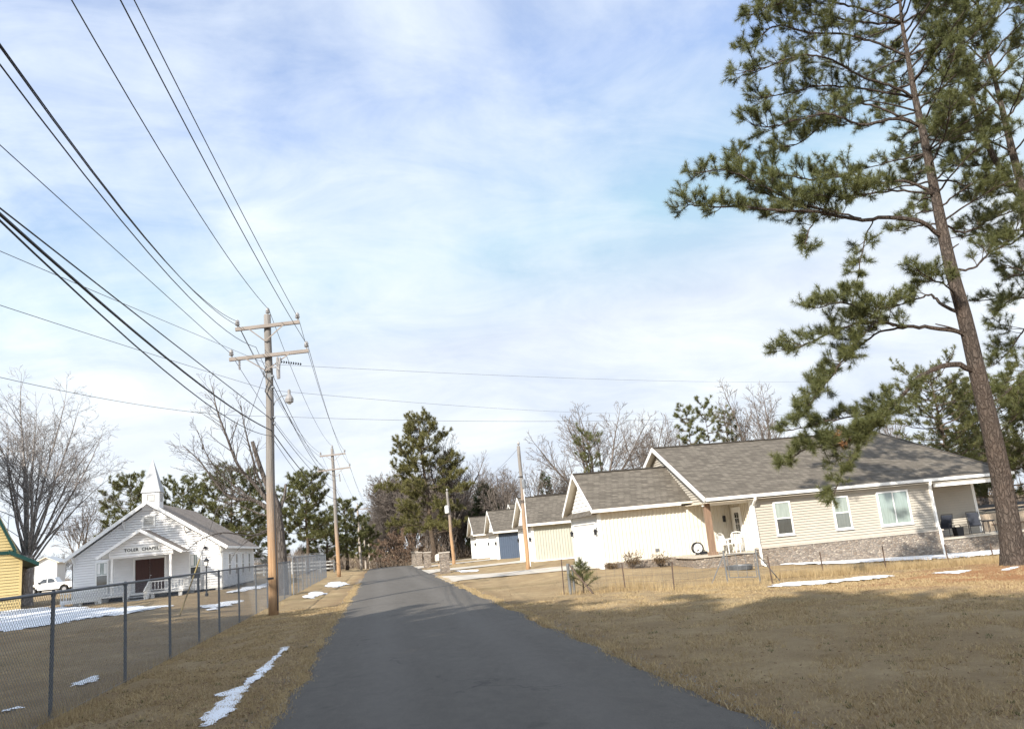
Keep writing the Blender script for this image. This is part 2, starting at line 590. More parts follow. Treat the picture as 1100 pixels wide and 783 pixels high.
def part(name, mb, material, parent=None, smooth=False, label=None, under=None):
    off = root_loc(parent) if parent is not None else Vector((0, 0, 0))
    me = bpy.data.meshes.new(name)
    me.from_pydata([(x-off.x, y-off.y, z-off.z) for x, y, z in mb.v], [], mb.f)
    me.update()
    o = link_mesh(name, me, MT[material] if isinstance(material, str) else material, parent, smooth)
    npol = getattr(mb, 'npol', 0)
    if npol:
        me.materials.append(MT[under or 'beige_trim'])
        for i, pl in enumerate(me.polygons):
            if i >= npol:
                pl.material_index = 1
    if label:
        o['label'] = label
    return o


def np_mesh(name, verts, tris, material, parent=None):
    off = root_loc(parent) if parent is not None else Vector((0, 0, 0))
    verts = np.asarray(verts, np.float32) - np.array(off, np.float32)
    tris = np.asarray(tris, np.int32)
    me = bpy.data.meshes.new(name)
    me.vertices.add(len(verts))
    me.vertices.foreach_set('co', verts.ravel())
    k = tris.shape[1]
    me.loops.add(tris.size)
    me.loops.foreach_set('vertex_index', tris.ravel())
    me.polygons.add(len(tris))
    me.polygons.foreach_set('loop_start', np.arange(0, tris.size, k, dtype=np.int32))
    me.update(calc_edges=True)
    return link_mesh(name, me, MT[material], parent)


def tag(o, label=None, cat=None, group=None, kind=None):
    if label:
        o['label'] = label
    if cat:
        o['category'] = cat
    if group:
        o['group'] = group
    if kind:
        o['kind'] = kind
    return o


def thing(name, label, cat, loc, group=None):
    o = bpy.data.objects.new(name, None)
    o.empty_display_size = .3
    COL.objects.link(o)
    o.location = loc
    return tag(o, label, cat, group)


def own(name, mb, material, loc, label, cat, group=None, smooth=False):
    """a thing that is one mesh, origin at loc"""
    loc = Vector(loc)
    me = bpy.data.meshes.new(name)
    me.from_pydata([(x-loc.x, y-loc.y, z-loc.z) for x, y, z in mb.v], [], mb.f)
    me.update()
    o = link_mesh(name, me, MT[material], None, smooth)
    o.location = loc
    return tag(o, label, cat, group)


def dup(src, loc, rz=0, s=1.0, label=None, group=None):
    r = src.copy()
    COL.objects.link(r)
    r.location = loc
    r.rotation_euler = (0, 0, rz)
    r.scale = (s, s, s) if isinstance(s, (int, float)) else s
    if label:
        r['label'] = label
    if group:
        r['group'] = group
    for ch in list(src.children):
        c = ch.copy()
        COL.objects.link(c)
        c.parent = r
        for g in list(ch.children):
            d = g.copy()
            COL.objects.link(d)
            d.parent = c
    return r


# ------------------------------------------------------------------ setting
def build_ground():
    xs = np.concatenate([[-1500, -900, -500, -300, -200, -140, -100, -80], np.arange(-60, -20, 2.), np.arange(-20, -6, .7), np.arange(-6, -1.6, .3), [-1.5], np.arange(-1, 3.6, .8), [3.7], np.arange(4, 12, .5), np.arange(12, 45, 1.), [48, 55, 65, 80, 100, 140, 200, 300, 500, 900, 1500]])
    ys = np.concatenate([[-300, -150, -80, -50, -30, -15, -5], np.arange(0, 60, .7), np.arange(60, 130, 2.), [135, 145, 160, 180, 200, 250, 320, 420, 600, 900, 1400, 2000]])
    X, Y = np.meshgrid(xs, ys)
    Z = Hn(X, Y)
    r = np.random.default_rng(3)
    nz = r.normal(size=Z.shape)*.018
    away = np.clip(np.minimum(np.abs(X+1.5), np.abs(X-3.7))/1.5, 0, 1)
    inroad = (X > -1.6) & (X < 3.8)
    Z = Z + nz*away*(~inroad)
    Z[inroad & (X > -1.45) & (X < 3.65)] -= .05
    Z[inroad] -= .012
    ny, nx = Z.shape
    V = np.stack([X.ravel(), Y.ravel(), Z.ravel()], 1)
    i = np.arange(ny*nx).reshape(ny, nx)
    Q = np.stack([i[:-1, :-1].ravel(), i[:-1, 1:].ravel(), i[1:, 1:].ravel(), i[1:, :-1].ravel()], 1)
    o = np_mesh('ground', V, Q, 'lawn')
    o['kind'] = 'structure'
    # road
    yy = np.concatenate([np.arange(-60, 0, 4.), np.arange(0, 60, .35), np.arange(60, 135, 1.5), [140, 150, 165, 180, 200, 240, 300]])
    r = np.random.default_rng(5)
    e1 = np.convolve(r.normal(size=len(yy)), np.ones(3)/3, 'same')*.12
    e2 = np.convolve(r.normal(size=len(yy)), np.ones(3)/3, 'same')*.12
    V = []
    cols = [0, .02, .2, .4, .6, .8, .98, 1]
    for k, y in enumerate(yy):
        x0, x1 = -1.47+e1[k], 3.7+e2[k]
        for c in cols:
            x = x0+(x1-x0)*c
            z = H(1, y)+.022 + .05*(1-(2*c-1)**2) - (.03 if c in (0, 1) else 0)
            V.append((x, y, z))
    n = len(cols)
    Q = [(a*n+b, a*n+b+1, (a+1)*n+b+1, (a+1)*n+b) for a in range(len(yy)-1) for b in range(n-1)]
    o = np_mesh('road', np.array(V), np.array(Q), 'asphalt')
    o['kind'] = 'structure'


build_ground()


def drive(name, pts_l, pts_r, label_kind='structure', lift=.02, material='concrete'):
    V = []
    for a, b in zip(pts_l, pts_r):
        for c in np.linspace(0, 1, 7):
            x, y = a[0]+(b[0]-a[0])*c, a[1]+(b[1]-a[1])*c
            V.append((x, y, H(x, y)+lift))
    Q = [(a*7+b, a*7+b+1, (a+1)*7+b+1, (a+1)*7+b) for a in range(len(pts_l)-1) for b in range(6)]
    o = np_mesh(name, np.array(V), np.array(Q), material)
    o['kind'] = label_kind
    return o


def lin(a, b, n):
    return [(a[0]+(b[0]-a[0])*i/(n-1), a[1]+(b[1]-a[1])*i/(n-1)) for i in range(n)]


HOUSE_DY = [0, 18.2, 36.0, 52.5]
for dy in HOUSE_DY:
    L = [(3.55, 43.6+dy), (4.2, 45.4+dy), (5.2, 45.2+dy), (7, 43.9+dy), (9.1, 42.0+dy), (10.0, 40.6+dy), (10.75, 39.9+dy)]
    Rr = [(3.55, 55.6+dy), (4.2, 53.8+dy), (5.2, 51.3+dy), (7, 48.4+dy), (9.1, 46.4+dy), (10.0, 45.6+dy), (10.75, 45.2+dy)]
    drive('driveway', L, Rr, lift=.035)

# ------------------------------------------------------------------ houses on the right


def lap(mb, P, lim, z0, z1, pitch=.125, t=.045, slot=.016):
    """lap siding: P(a, z, out) -> point, lim(z) -> (a0, a1); a slot added under each board makes its dark shadow line"""
    z = z0
    while z < z1-1e-4:
        zt = min(z+pitch, z1)
        zs = zt-slot if zt-z > slot*2 else zt
        prof = [(z, -.03), (z, t), (zs, t*.25), (zs, -.03), (zt, -.03)]
        for (za, oa), (zb, ob) in zip(prof[:-1], prof[1:]):
            a0, a1 = lim(za)
            b0, b1 = lim(zb)
            mb.add([P(a0, za, oa), P(a1, za, oa), P(b1, zb, ob), P(b0, zb, ob)], [(0, 1, 2, 3)])
        z = zt
    return mb


def battens(mb, P, a0, a1, lim, z0, step=.26):
    mb.add([P(a0, z0, 0), P(a1, z0, 0), P(a1, lim(a1), 0), P(a0, lim(a0), 0)], [(0, 1, 2, 3)])
    a = a0+.1
    while a < a1:
        zt = lim(a)
        vs = []
        for o_ in (0, .04):
            for aa, zz in ((a-.028, z0), (a+.028, z0), (a+.028, zt), (a-.028, zt)):
                vs.append(P(aa, zz, o_))
        mb.add(vs, [(4, 5, 6, 7), (0, 1, 5, 4), (1, 2, 6, 5), (2, 3, 7, 6), (3, 0, 4, 7)])
        a += step
    return mb


def roof(mb, top, polys, th):
    """roof shell: top vertices, polygons over them; thickness th with side faces only on open edges"""
    n = len(top)
    bot = [(x, y, z-th) for x, y, z in top]
    fs = [tuple(p) for p in polys] + [tuple(i+n for i in reversed(p)) for p in polys]
    cnt = {}
    for p in polys:
        for i in range(len(p)):
            e = (p[i], p[(i+1) % len(p)])
            cnt[tuple(sorted(e))] = cnt.get(tuple(sorted(e)), 0)+1
    for p in polys:
        for i in range(len(p)):
            a, b = p[i], p[(i+1) % len(p)]
            if cnt[tuple(sorted((a, b)))] == 1:
                fs.append((a, a+n, b+n, b))
    mb.npol = len(polys)
    mb.add(list(top)+bot, fs)
    return mb


def frame_rect(mb, P, a0, a1, z0, z1, w, o0, o1):
    """rectangular frame of width w around opening, from depth o0 to o1"""
    def bx(aa, ab, za, zb):
        vs = [P(*q) for q in ((aa, za, o0), (ab, za, o0), (ab, zb, o0), (aa, zb, o0), (aa, za, o1), (ab, za, o1), (ab, zb, o1), (aa, zb, o1))]
        mb.add(vs, [(3, 2, 1, 0), (4, 5, 6, 7), (0, 1, 5, 4), (1, 2, 6, 5), (2, 3, 7, 6), (3, 0, 4, 7)])
    bx(a0-w, a0, z0-w, z1+w)
    bx(a1, a1+w, z0-w, z1+w)
    bx(a0, a1, z0-w, z0)
    bx(a0, a1, z1, z1+w)
    return mb


def pbox(mb, P, a0, a1, z0, z1, o0, o1):
    vs = [P(*q) for q in ((a0, z0, o0), (a1, z0, o0), (a1, z1, o0), (a0, z1, o0), (a0, z0, o1), (a1, z0, o1), (a1, z1, o1), (a0, z1, o1))]
    mb.add(vs, [(3, 2, 1, 0), (4, 5, 6, 7), (0, 1, 5, 4), (1, 2, 6, 5), (2, 3, 7, 6), (3, 0, 4, 7)])
    return mb


def window(parent, P, a0, a1, z0, z1, kind='sash', trim='white_trim', upper='pane_blind', lower='pane_dark', w=.07):
    mb = MB()
    frame_rect(mb, P, a0, a1, z0, z1, w, .0, .095)
    zm = (z0+z1)/2
    am = (a0+a1)/2
    if kind == 'sash':
        pbox(mb, P, a0, a1, zm-.03, zm+.03, .004, .078)
    else:
        pbox(mb, P, am-.03, am+.03, z0, z1, .004, .078)
    fr = part('window', mb, trim, parent)
    if kind == 'sash':
        part('upper_pane', pbox(MB(), P, a0, a1, zm+.03, z1, .006, .064), upper, fr)
        part('lower_pane', pbox(MB(), P, a0, a1, z0, zm-.03, .006, .059), lower, fr)
    else:
        part('pane', pbox(MB(), P, a0, am-.03, z0, z1, .006, .064), upper, fr)
        part('pane', pbox(MB(), P, am+.03, a1, z0, z1, .006, .059), lower, fr)
    part('sill', pbox(MB(), P, a0-w-.03, a1+w+.03, z0-w-.05, z0-w, .0, .11), trim, fr)
    return fr


def house(dy, label, gside, main_siding, full=True, gdz=0.0, glong=45.2, gname='house'):
    R_ = thing('house', label, 'house', (10.78, 39.5+dy, .27), 'row of single storey houses on the right of the road')
    d = dy
    dz = gdz
    FX, FY = 10.78, 39.5+d           # garage front corner
    GB = glong+d
    GM = (FY+GB)/2
    gz0 = H(FX, FY)-.05
    ez = 2.93+dz                     # eave height
    rz = 5.07+dz
    # --- garage side wall (towards the camera)
    PS = lambda a, z, o: (a, FY-o, z)
    PF = lambda a, z, o: (FX-o, a, z)
    mb = MB()
    battens(mb, PS, FX+.02, 17.7, lambda a: ez-.08, .42+dz, .2)
    part('garage_side_wall', mb, gside, R_)
    # front (gable) wall facing the road
    mb = MB()
    sl = (rz-ez)/(GM-(FY-.4))
    lap(mb, PF, lambda z: (FY+.02, GB-.02) if z < ez-.1 else (FY+max(0, (z-ez+.1)/sl), GB-max(0, (z-ez+.1)/sl)), gz0, rz-.25, .19)
    part('gable_wall', mb, 'white_siding', R_)
    part('corner_trim', pbox(MB(), PF, FY, FY+.14, gz0, ez-.1, .0, .048), 'white_trim', R_)
    part('corner_trim', pbox(MB(), PF, GB-.14, GB, gz0, ez-.1, .0, .048), 'white_trim', R_)
    part('corner_trim', pbox(MB(), PS, FX-.035, FX+.13, gz0, ez-.1, .0, .048), 'white_trim', R_)
    # little pent roof / belly band at eave level of the gable
    mb = MB()
    mb.poly_slab([(FX-.03, FY-.3, ez-.12), (FX-.42, FY-.3, ez-.16), (FX-.03, FY-.3, ez+.12)], (0, GB-FY+.6, 0))
    part('pent_roof', mb, 'shingle', R_)
    # garage door: panelled
    ga, gb = FY+.55, GB-.55
    mb = MB()
    nrow = 4
    for i in range(nrow):
        z0 = gz0+.06+i*.55
        pbox(mb, PF, ga, gb, z0, z0+.535, .0, .045)
        ncol = 6
        wd = (gb-ga)/ncol
        for k in range(ncol):
            pbox(mb, PF, ga+k*wd+.09, ga+(k+1)*wd-.09, z0+.09, z0+.445, .043, .053)
    gd = part('garage_door', mb, 'plastic_white', R_)
    mb = MB()
    frame_rect(mb, PF, ga, gb, gz0-.5, gz0+2.28, .1, .0, .065)
    part('frame', mb, 'white_trim', gd)
    for yy in (FY+.3, GB-.3):
        mb = MB()
        pbox(mb, PF, yy-.05, yy+.05, 1.95+dz, 2.15+dz, .03, .05)
        mb.lathe((FX-.14, yy, 1.80+dz), [(.045, 0), (.06, .02), (.075, .2), (.09, .22), (.02, .30)], 8)
        mb.bar((FX-.03, yy, 2.1+dz), (FX-.14, yy, 2.12+dz), .02, .02)
        part('wall_lantern', mb, 'black_metal', R_)
    # stone footing below the side wall
    mb = MB()
    mb.box((FX+.05, FY-.10, gz0-.4), (17.7, FY+.1, .36+dz))
    ft = part('stone_footing', mb, 'stone', R_)
    mb = MB()
    mb.box((FX+.14, FY-.13, .36+dz), (17.72, FY-.002, .42+dz))
    part('stone_cap', mb, 'white_trim' if dy else 'stone_cap', ft)
    # garage roof
    x0, x1 = 10.42, 15.9
    top = [(x0, FY-.4, ez+.1), (x1, FY-.4, ez+.1), (x1, GM, rz), (x0, GM, rz), (x0, GB+.4, ez+.1), (x1, GB+.4, ez+.1)]
    mb = roof(MB(), top, [(0, 1, 2, 3), (3, 2, 5, 4)], .10)
    rf = part('garage_roof', mb, 'shingle', R_)
    mb = MB().bar((x0-.02, GM, rz+.012), (x1, GM, rz+.012), .24, .05)
    part('ridge_cap', mb, 'ridge', rf)
    mb = MB()
    mb.bar((x0-.035, FY-.43, ez+.02), (x0-.035, GM, rz-.075), .03, .2)
    mb.bar((x0-.035, GB+.43, ez+.02), (x0-.035, GM, rz-.075), .03, .2)
    part('rake_board', mb, 'white_trim', rf)
    # eave gutter and soffit
    mb = MB()
    mb.box((x0-.02, FY-.50, ez-.06), (15.02 if full else x1, FY-.405, ez+.07))
    part('gutter', mb, 'white_trim', rf)
    mb = MB().box((x0+.02, FY-.40, ez-.09), (15.0, FY-.01, ez-.06))
    part('soffit', mb, 'beige_trim', rf)
    # --- main body
    MY = 37.0+d
    mx0, mx1, hx = 15.3, 32.0, 29.0
    e2, r2 = 3.03+dz, 6.2+dz
    y0, yr, y1 = 36.6+d, 43.0+d, 49.4+d
    top = [(mx0, y0, e2), (mx1, y0, e2), (hx, yr, r2), (mx0, yr, r2), (mx0, y1, e2), (mx1, y1, e2)]
    mb = roof(MB(), top, [(0, 1, 2, 3), (3, 2, 5, 4), (1, 5, 2)], .10)
    mr = part('main_roof', mb, 'shingle', R_)
    mb = MB()
    mb.bar((mx0-.02, yr, r2+.012), (hx, yr, r2+.012), .26, .05)
    mb.bar((hx, yr, r2+.01), (mx1-.05, y0+.05, e2+.03), .2, .04)
    mb.bar((hx, yr, r2+.01), (mx1-.05, y1-.05, e2+.03), .2, .04)
    part('ridge_cap', mb, 'ridge', mr)
    mb = MB()
    mb.bar((mx0-.035, y0-.02, e2-.07), (mx0-.035, yr, r2-.08), .03, .22)
    mb.bar((mx0-.035, y1+.02, e2-.07), (mx0-.035, yr, r2-.08), .03, .22)
    part('rake_board', mb, 'white_trim', mr)
    # upper gable wall of the main body above the garage roof
    PG = lambda a, z, o: (mx0+.38-o, a, z)
    s2 = (r2-e2)/(yr-y0)
    mb = MB()
    lap(mb, PG, lambda z: (y0+.4+max(0, (z-e2)/s2), y1-.4-max(0, (z-e2)/s2)), e2-.2, r2-.32, .125)
    part('upper_gable_wall', mb, 'cream_siding', R_)
    mb = MB()
    mb.box((mx0+.02, y0-.10, e2-.15), (mx1+.02, y0-.005, e2-.01))
    mb.box((mx1+.002, y0-.005, e2-.15), (mx1+.1, y1, e2-.01))
    part('gutter', mb, 'white_trim', mr)
    if not full:
        mb = MB()
        PM = lambda a, z, o: (a, MY-o, z)
        lap(mb, PM, lambda z: (17.75, 31.4), .4+dz, e2-.1, .125)
        part('main_wall', mb, main_siding, R_)
        mb = MB().box((17.72, MY-.12, -1), (31.4, MY+.1, .4+dz))
        part('stone_base', mb, 'stone', R_)
        mb = MB().box((17.78, MY+.3, -.5), (31.3, 49+d, 2.8))
        part('rear_wall', mb, main_siding, R_)
        return R_
    mb = MB()
    mb.box((mx0+.02, y0, e2-.24), (17.75, FY-.02, e2-.21))
    mb.box((17.75, y0, e2-.24), (27.5, MY-.03, e2-.21))
    mb.box((27.5, y0, e2-.24), (mx1-.02, 38.88, e2-.21))
    part('soffit', mb, 'beige_trim', mr)
    PM = lambda a, z, o: (a, MY-o, z)
    # main front wall
    mb = lap(MB(), PM, lambda z: (17.75, 27.5), .52, e2-.22, .125)
    part('main_wall', mb, main_siding, R_)
    # porch return wall (faces the road) with door
    PR = lambda a, z, o: (17.75-o, a, z)
    mb = MB()
    battens(mb, PR, MY+.02, FY, lambda a: e2-.24, .37, .2)
    part('porch_wall', mb, 'cream_batten', R_)
    # porch back wall of the right hand corner porch, and its return
    PB = lambda a, z, o: (a, 38.9-o, z)
    mb = lap(MB(), PB, lambda z: (27.5, 31.4), .08, e2-.24, .125)
    PX = lambda a, z, o: (27.5+o, a, z)
    lap(mb, PX, lambda z: (MY, 38.9), .08, e2-.24, .125)
    PX2 = lambda a, z, o: (31.4+o, a, z)
    lap(mb, PX2, lambda z: (38.9, 49), -.7, e2-.24, .125)
    part('corner_porch_wall', mb, main_siding, R_)
    for q_ in (((17.72, MY-.045, .52), (17.93, MY-.001, e2-.22)), ((17.705, MY-.001, .52), (17.745, MY+.16, e2-.22)),
               ((27.36, MY-.045, .52), (27.54, MY-.001, e2-.22)), ((31.28, 38.855, .08), (31.44, 38.899, e2-.24))):
        part('corner_trim', MB().box(*q_), 'white_trim', R_)
    # stone base
    mb = MB()
    mb.box((17.70, MY-.14, -1.3), (27.6, MY+.2, .44))
    mb.box((27.6, MY-.12, -1.3), (33.0, 38.9, -.02))
    sb = part('stone_base', mb, 'stone', R_)
    mb = MB()
    mb.box((17.66, MY-.18, .44), (27.64, MY-.002, .515))
    part('stone_cap', mb, 'stone_cap', sb)
    mb = MB().box((27.55, MY-.17, -.02), (33.05, 38.88, .06))
    part('porch_floor', mb, 'concrete', R_)
    # front porch deck, steps, column
    mb = MB()
    mb.box((14.6, 37.0, -.8), (17.69, FY-.105, .30))
    pd = part('porch_base', mb, 'stone', R_)
    mb = MB().box((14.5, 36.92, .30), (17.68, FY-.02, .37))
    part('deck_slab', mb, 'concrete', pd)
    mb = MB().box((15.48, 37.15, .37), (15.74, 37.41, e2-.21))
    mb.box((15.42, 37.09, .37), (15.80, 37.47, .52))
    part('porch_column', mb, 'wood_post', R_)
    mb = MB().box((mx0+.1, 37.18, e2-.36), (17.74, 37.36, e2-.24))
    part('porch_beam', mb, 'white_trim', R_)
    mb = MB()
    pbox(mb, PR, 38.22, 39.08, .39, 2.42, .0, .05)
    dr = part('front_door', mb, 'plastic_white', R_)
    mb = MB()
    frame_rect(mb, PR, 38.22, 39.08, .30, 2.42, .10, .0, .07)
    part('frame', mb, 'white_trim', dr)
    mb = MB()
    pbox(mb, PR, 38.42, 38.88, 1.15, 2.25, .045, .056)
    part('pane', mb, 'pane_dark', dr)
    mb = MB()
    for z in (1.42, 1.70, 1.98):
        pbox(mb, PR, 38.42, 38.88, z-.012, z+.012, .055, .064)
    pbox(mb, PR, 38.64, 38.66, 1.15, 2.25, .0555, .0635)
    part('muntin', mb, 'plastic_white', dr)
    mb = MB()
    mb.lathe((17.62, 38.34, 1.38), [(.01, 0), (.04, .02), (.04, .05), (.01, .07)], 8)
    part('handle', mb, 'black_metal', dr)
    mb = MB()
    pbox(mb, PS, 17.3, 17.42, 1.85, 2.15, .02, .12)
    part('wall_lantern', mb, 'black_metal', R_)
    mb = MB().box((27.58, y0+.06, e2-.44), (mx1-.12, y0+.26, e2-.242))
    part('corner_porch_beam', mb, 'white_trim', R_)
    # windows
    window(R_, PM, 18.93, 19.68, 1.05, 2.50, upper='pane_blind', lower='pane_dark')
    window(R_, PM, 22.03, 22.78, 1.05, 2.50, upper='pane_blind', lower='pane_grey')
    window(R_, PM, 24.48, 26.06, 1.02, 2.52, kind='slider', upper='pane_curtain', lower='pane_curtain', w=.08)
    # downspouts
    for xx, zb in ((17.80, -.35), (27.42, -.75)):
        mb = MB()
        pts = [(xx-.22, 36.52, e2-.12), (xx-.22, 36.56, e2-.3), (xx, 36.90, e2-.55), (xx, 36.86 if xx < 20 else 36.88, .6), (xx, 36.80, .50), (xx, 36.80, zb+.1), (xx+.1, 36.6, zb)]
        if xx < 20:
            pts[0] = (xx, 36.52, e2-.12)
            pts[1] = (xx, 36.56, e2-.28)
        for p_, q_ in zip(pts[:-1], pts[1:]):
            mb.bar(p_, q_, .10, .08, (0, 1, 0))
        part('downspout', mb, 'white_trim', R_)
    # outlets and vents
    mb = MB()
    pbox(mb, PS, 13.55, 13.72, .72, .86, .02, .06)
    part('outlet_cover', mb, 'pipe', R_)
    # closed rear so that light does not leak through
    mb = MB()
    mb.box((17.9, 39.2, -.6), (31.2, 49, 2.75))
    part('rear_wall', mb, main_siding, R_)
    mb = MB().box((10.95, 39.7, -.2), (17.7, 45.05, 2.75))
    part('rear_garage_wall', mb, gside, R_)
    return R_


house(0, 'nearest house, cream sided with stone skirting, wooden porch column and corner porch', 'cream_batten', 'cream_siding')
house(HOUSE_DY[1], 'sage green board sided house with white garage front, directly behind the cream house', 'sage_siding', 'sage_siding', False, -.12)
house(HOUSE_DY[2], 'house with deep blue side wall and white garage front, third along the road', 'blue_siding', 'blue_siding', False, -.25)
house(HOUSE_DY[3], 'white house at the far end of the row, beyond the blue sided one', 'white_siding', 'white_siding', False, -.2)

# ------------------------------------------------------------------ chapel
CHY = 55.7


def chapel():
    R_ = thing('chapel', 'white clapboard chapel with a small steeple, gabled porch and dark brown double door', 'chapel', (-14.53, CHY, .5))
    x0, x1, xm = -18.98, -10.08, -14.53
    yb = 69.2
    fz = .78
    ez, rz = 3.22, 6.5
    sl = (rz-ez)/(x1+.42-xm)
    PF = lambda a, z, o: (a, CHY-o, z)
    PR = lambda a, z, o: (x1+o, a, z)
    PL = lambda a, z, o: (x0-o, a, z)
    wt = ez+.08
    def lim(z):
        if z <= wt:
            return (x0, x1)
        k = (z-wt)/sl
        return (x0+k, x1-k)
    mb = lap(MB(), PF, lim, fz, rz-.35, .155, .055, .032)
    part('front_wall', mb, 'chapel_siding', R_)
    mb = lap(MB(), PR, lambda z: (CHY, yb), fz, ez+.05, .155, .055, .032)
    part('side_wall', mb, 'chapel_siding', R_)
    mb = lap(MB(), PL, lambda z: (CHY, yb), fz, ez+.05, .155, .055, .032)
    part('side_wall', mb, 'chapel_siding', R_)
    mb = MB().box((x0+.1, CHY+.2, fz), (x1-.1, yb-.05, ez-.1))
    part('rear_wall', mb, 'chapel_siding', R_)
    # brick piers under the floor
    mb = MB()
    for yy in np.linspace(CHY+.2, yb-.3, 6):
        for xx in np.linspace(x0+.2, x1-.2, 6):
            if CHY+1 < yy < yb-1 and x0+1 < xx < x1-1:
                continue
            mb.box((xx-.2, yy-.2, H(xx, yy)-.3), (xx+.2, yy+.2, fz))
    part('piers', mb, 'grey_board', R_)
    mb = MB().box((x0+.35, CHY+.7, .2), (x1-.35, yb-.4, fz-.01))  # solid added to fill the open gap, shade put into its colour
    part('crawlspace_shade', mb, 'void_shade', R_)
    mb = MB()
    mb.box((x0-.03, CHY-.05, fz-.12), (x1+.03, CHY-.002, fz+.06))
    mb.box((x1+.002, CHY-.05, fz-.12), (x1+.05, yb, fz+.06))
    for xx in (x0, x1):
        mb.box((xx-.06, CHY-.045, fz+.06), (xx+.06, CHY-.001, ez))
        mb.box((xx-.045 if xx == x0 else xx+.001, CHY-.045, fz+.06), (xx-.001 if xx == x0 else xx+.045, CHY+.12, ez))
    part('corner_board', mb, 'rail_paint', R_)
    # roof
    ov = .42
    yf, yk = CHY-.5, yb+.4
    top = [(x0-ov, yf, ez+.02), (xm, yf, rz), (x1+ov, yf, ez+.02), (x0-ov, yk, ez+.02), (xm, yk, rz), (x1+ov, yk, ez+.02)]
    mb = roof(MB(), top, [(0, 1, 4, 3), (1, 2, 5, 4)], .09)
    rf = part('roof', mb, 'chapel_roof', R_, under='rail_paint')
    mb = MB()
    mb.bar((x0-ov-.02, yf-.02, ez-.07), (xm, yf-.02, rz-.07), .035, .2)
    mb.bar((x1+ov+.02, yf-.025, ez-.07), (xm, yf-.025, rz-.07), .035, .2)
    mb.box((x1+ov+.003, yf, ez-.13), (x1+ov+.03, yk, ez+.0))
    mb.box((x0-ov-.03, yf, ez-.13), (x0-ov-.003, yk, ez+.0))
    part('barge_board', mb, 'rail_paint', rf)
    for xx in (x0+.06, x0+3.0, x1-2.2, x1-.06):
        zr = ez+(rz-ez)*(1-abs(xx-xm)/(x1+ov-xm))-.2
        mb = MB()
        mb.bar((xx, CHY-.03, zr-.55), (xx, CHY-.03, zr), .07, .05)
        mb.bar((xx, CHY-.03, zr-.5), (xx, CHY-.46, zr-.05), .06, .06)
        mb.bar((xx, CHY-.03, zr-.06), (xx, CHY-.46, zr-.06), .06, .06)
        part('eave_bracket', mb, 'rail_paint', R_)
    # steeple
    sx0, sx1, sy0, sy1 = -14.92, -13.88, CHY-.1, CHY+.94
    mb = MB().box((sx0, sy0, 5.9), (sx1, sy1, 7.08))
    st = part('steeple', mb, 'chapel_siding', R_)
    cx, cy = (sx0+sx1)/2, (sy0+sy1)/2
    mb = MB()
    b_ = .60
    mb.add([(cx-b_, cy-b_, 7.06), (cx+b_, cy-b_, 7.06), (cx+b_, cy+b_, 7.06), (cx-b_, cy+b_, 7.06), (cx, cy, 9.3)],
           [(3, 2, 1, 0), (0, 1, 4), (1, 2, 4), (2, 3, 4), (3, 0, 4)])
    part('spire', mb, 'spire_metal', st)
    mb = MB()
    PSf = lambda a, z, o: (a, sy0-o, z)
    PSr = lambda a, z, o: (sx1+o, a, z)
    for P, c_ in ((PSf, cx), (PSr, cy)):
        frame_rect(mb, P, c_-.2, c_+.2, 6.52, 6.9, .05, 0, .03)
        for k in range(6):
            pbox(mb, P, c_-.2, c_+.2, 6.53+k*.062, 6.56+k*.062, .002, .02)
    part('louvre', mb, 'grey_board', st)
    # gable vent
    mb = frame_rect(MB(), PF, -14.82, -14.22, 4.92, 5.52, .09, .02, .085)
    vt = part('gable_vent', mb, 'rail_paint', R_)
    mb = MB()
    for k in range(9):
        pbox(mb, PF, -14.82, -14.22, 4.93+k*.066, 4.965+k*.066, .022, .065)
    part('louvre', mb, 'grey_board', vt)
    # front windows and side windows
    for a, b in ((-17.58, -16.98), (-11.98, -11.38)):
        fr = window(R_, PF, a, b, 1.38, 2.86, trim='rail_paint', upper='pane_curtain', lower='pane_dark', w=.1)
        mb = MB()
        pbox(mb, PF, (a+b)/2-.015, (a+b)/2+.015, 2.15, 2.86, .02, .072)
        pbox(mb, PF, a+.02, a+.2, 2.2, 2.84, .065, .069)
        pbox(mb, PF, b-.2, b-.02, 2.2, 2.84, .065, .069)
        part('muntin', mb, 'rail_paint', fr)
    for yy in (58.2, 60.9, 63.6, 66.6):
        window(R_, PR, yy-.38, yy+.38, 1.4, 2.75, trim='rail_paint', upper='pane_grey', lower='pane_dark', w=.1)
    # double door
    mb = MB()
    xm_ = -14.44
    for s_ in (-1, 1):
        a, b = sorted((xm_+s_*.012, xm_+s_*.86))
        pbox(mb, PF, a, b, .86, 2.86, .02, .065)
        for z0, z1 in ((.98, 1.72), (1.84, 2.74)):
            for c_ in (0, 1):
                w_ = (b-a)/2
                pbox(mb, PF, a+c_*w_+.07, a+(c_+1)*w_-.07, z0, z1, .063, .075)
    dr = part('double_door', mb, 'brown_door', R_)
    mb = frame_rect(MB(), PF, xm_-.88, xm_+.88, .70, 2.88, .12, .015, .09)
    part('frame', mb, 'rail_paint', dr)
    mb = MB().lathe((xm_+.08, CHY-.1, 1.8), [(.01, 0), (.035, .01), (.035, .05), (.01, .06)], 8)
    part('handle', mb, 'chrome', dr)
    # porch: deck, posts, roof, railings, steps
    py = 53.7
    mb = MB()
    mb.box((-16.95, py, .74), (-12.0, CHY-.06, .84))
    for xx in (-16.8, -15.4, -13.8, -12.2):
        mb.box((xx-.1, py+.05, .1), (xx+.1, py+.25, .74))
    part('porch_deck', mb, 'rail_paint', R_)
    for xx in (-16.14, -12.76):
        mb = MB().box((xx-.06, py+.06, .84), (xx+.06, py+.18, 3.18))
        part('porch_post', mb, 'rail_paint', R_)
    pxm, pz, pe = -14.45, 4.66, 3.16
    hw = 2.45
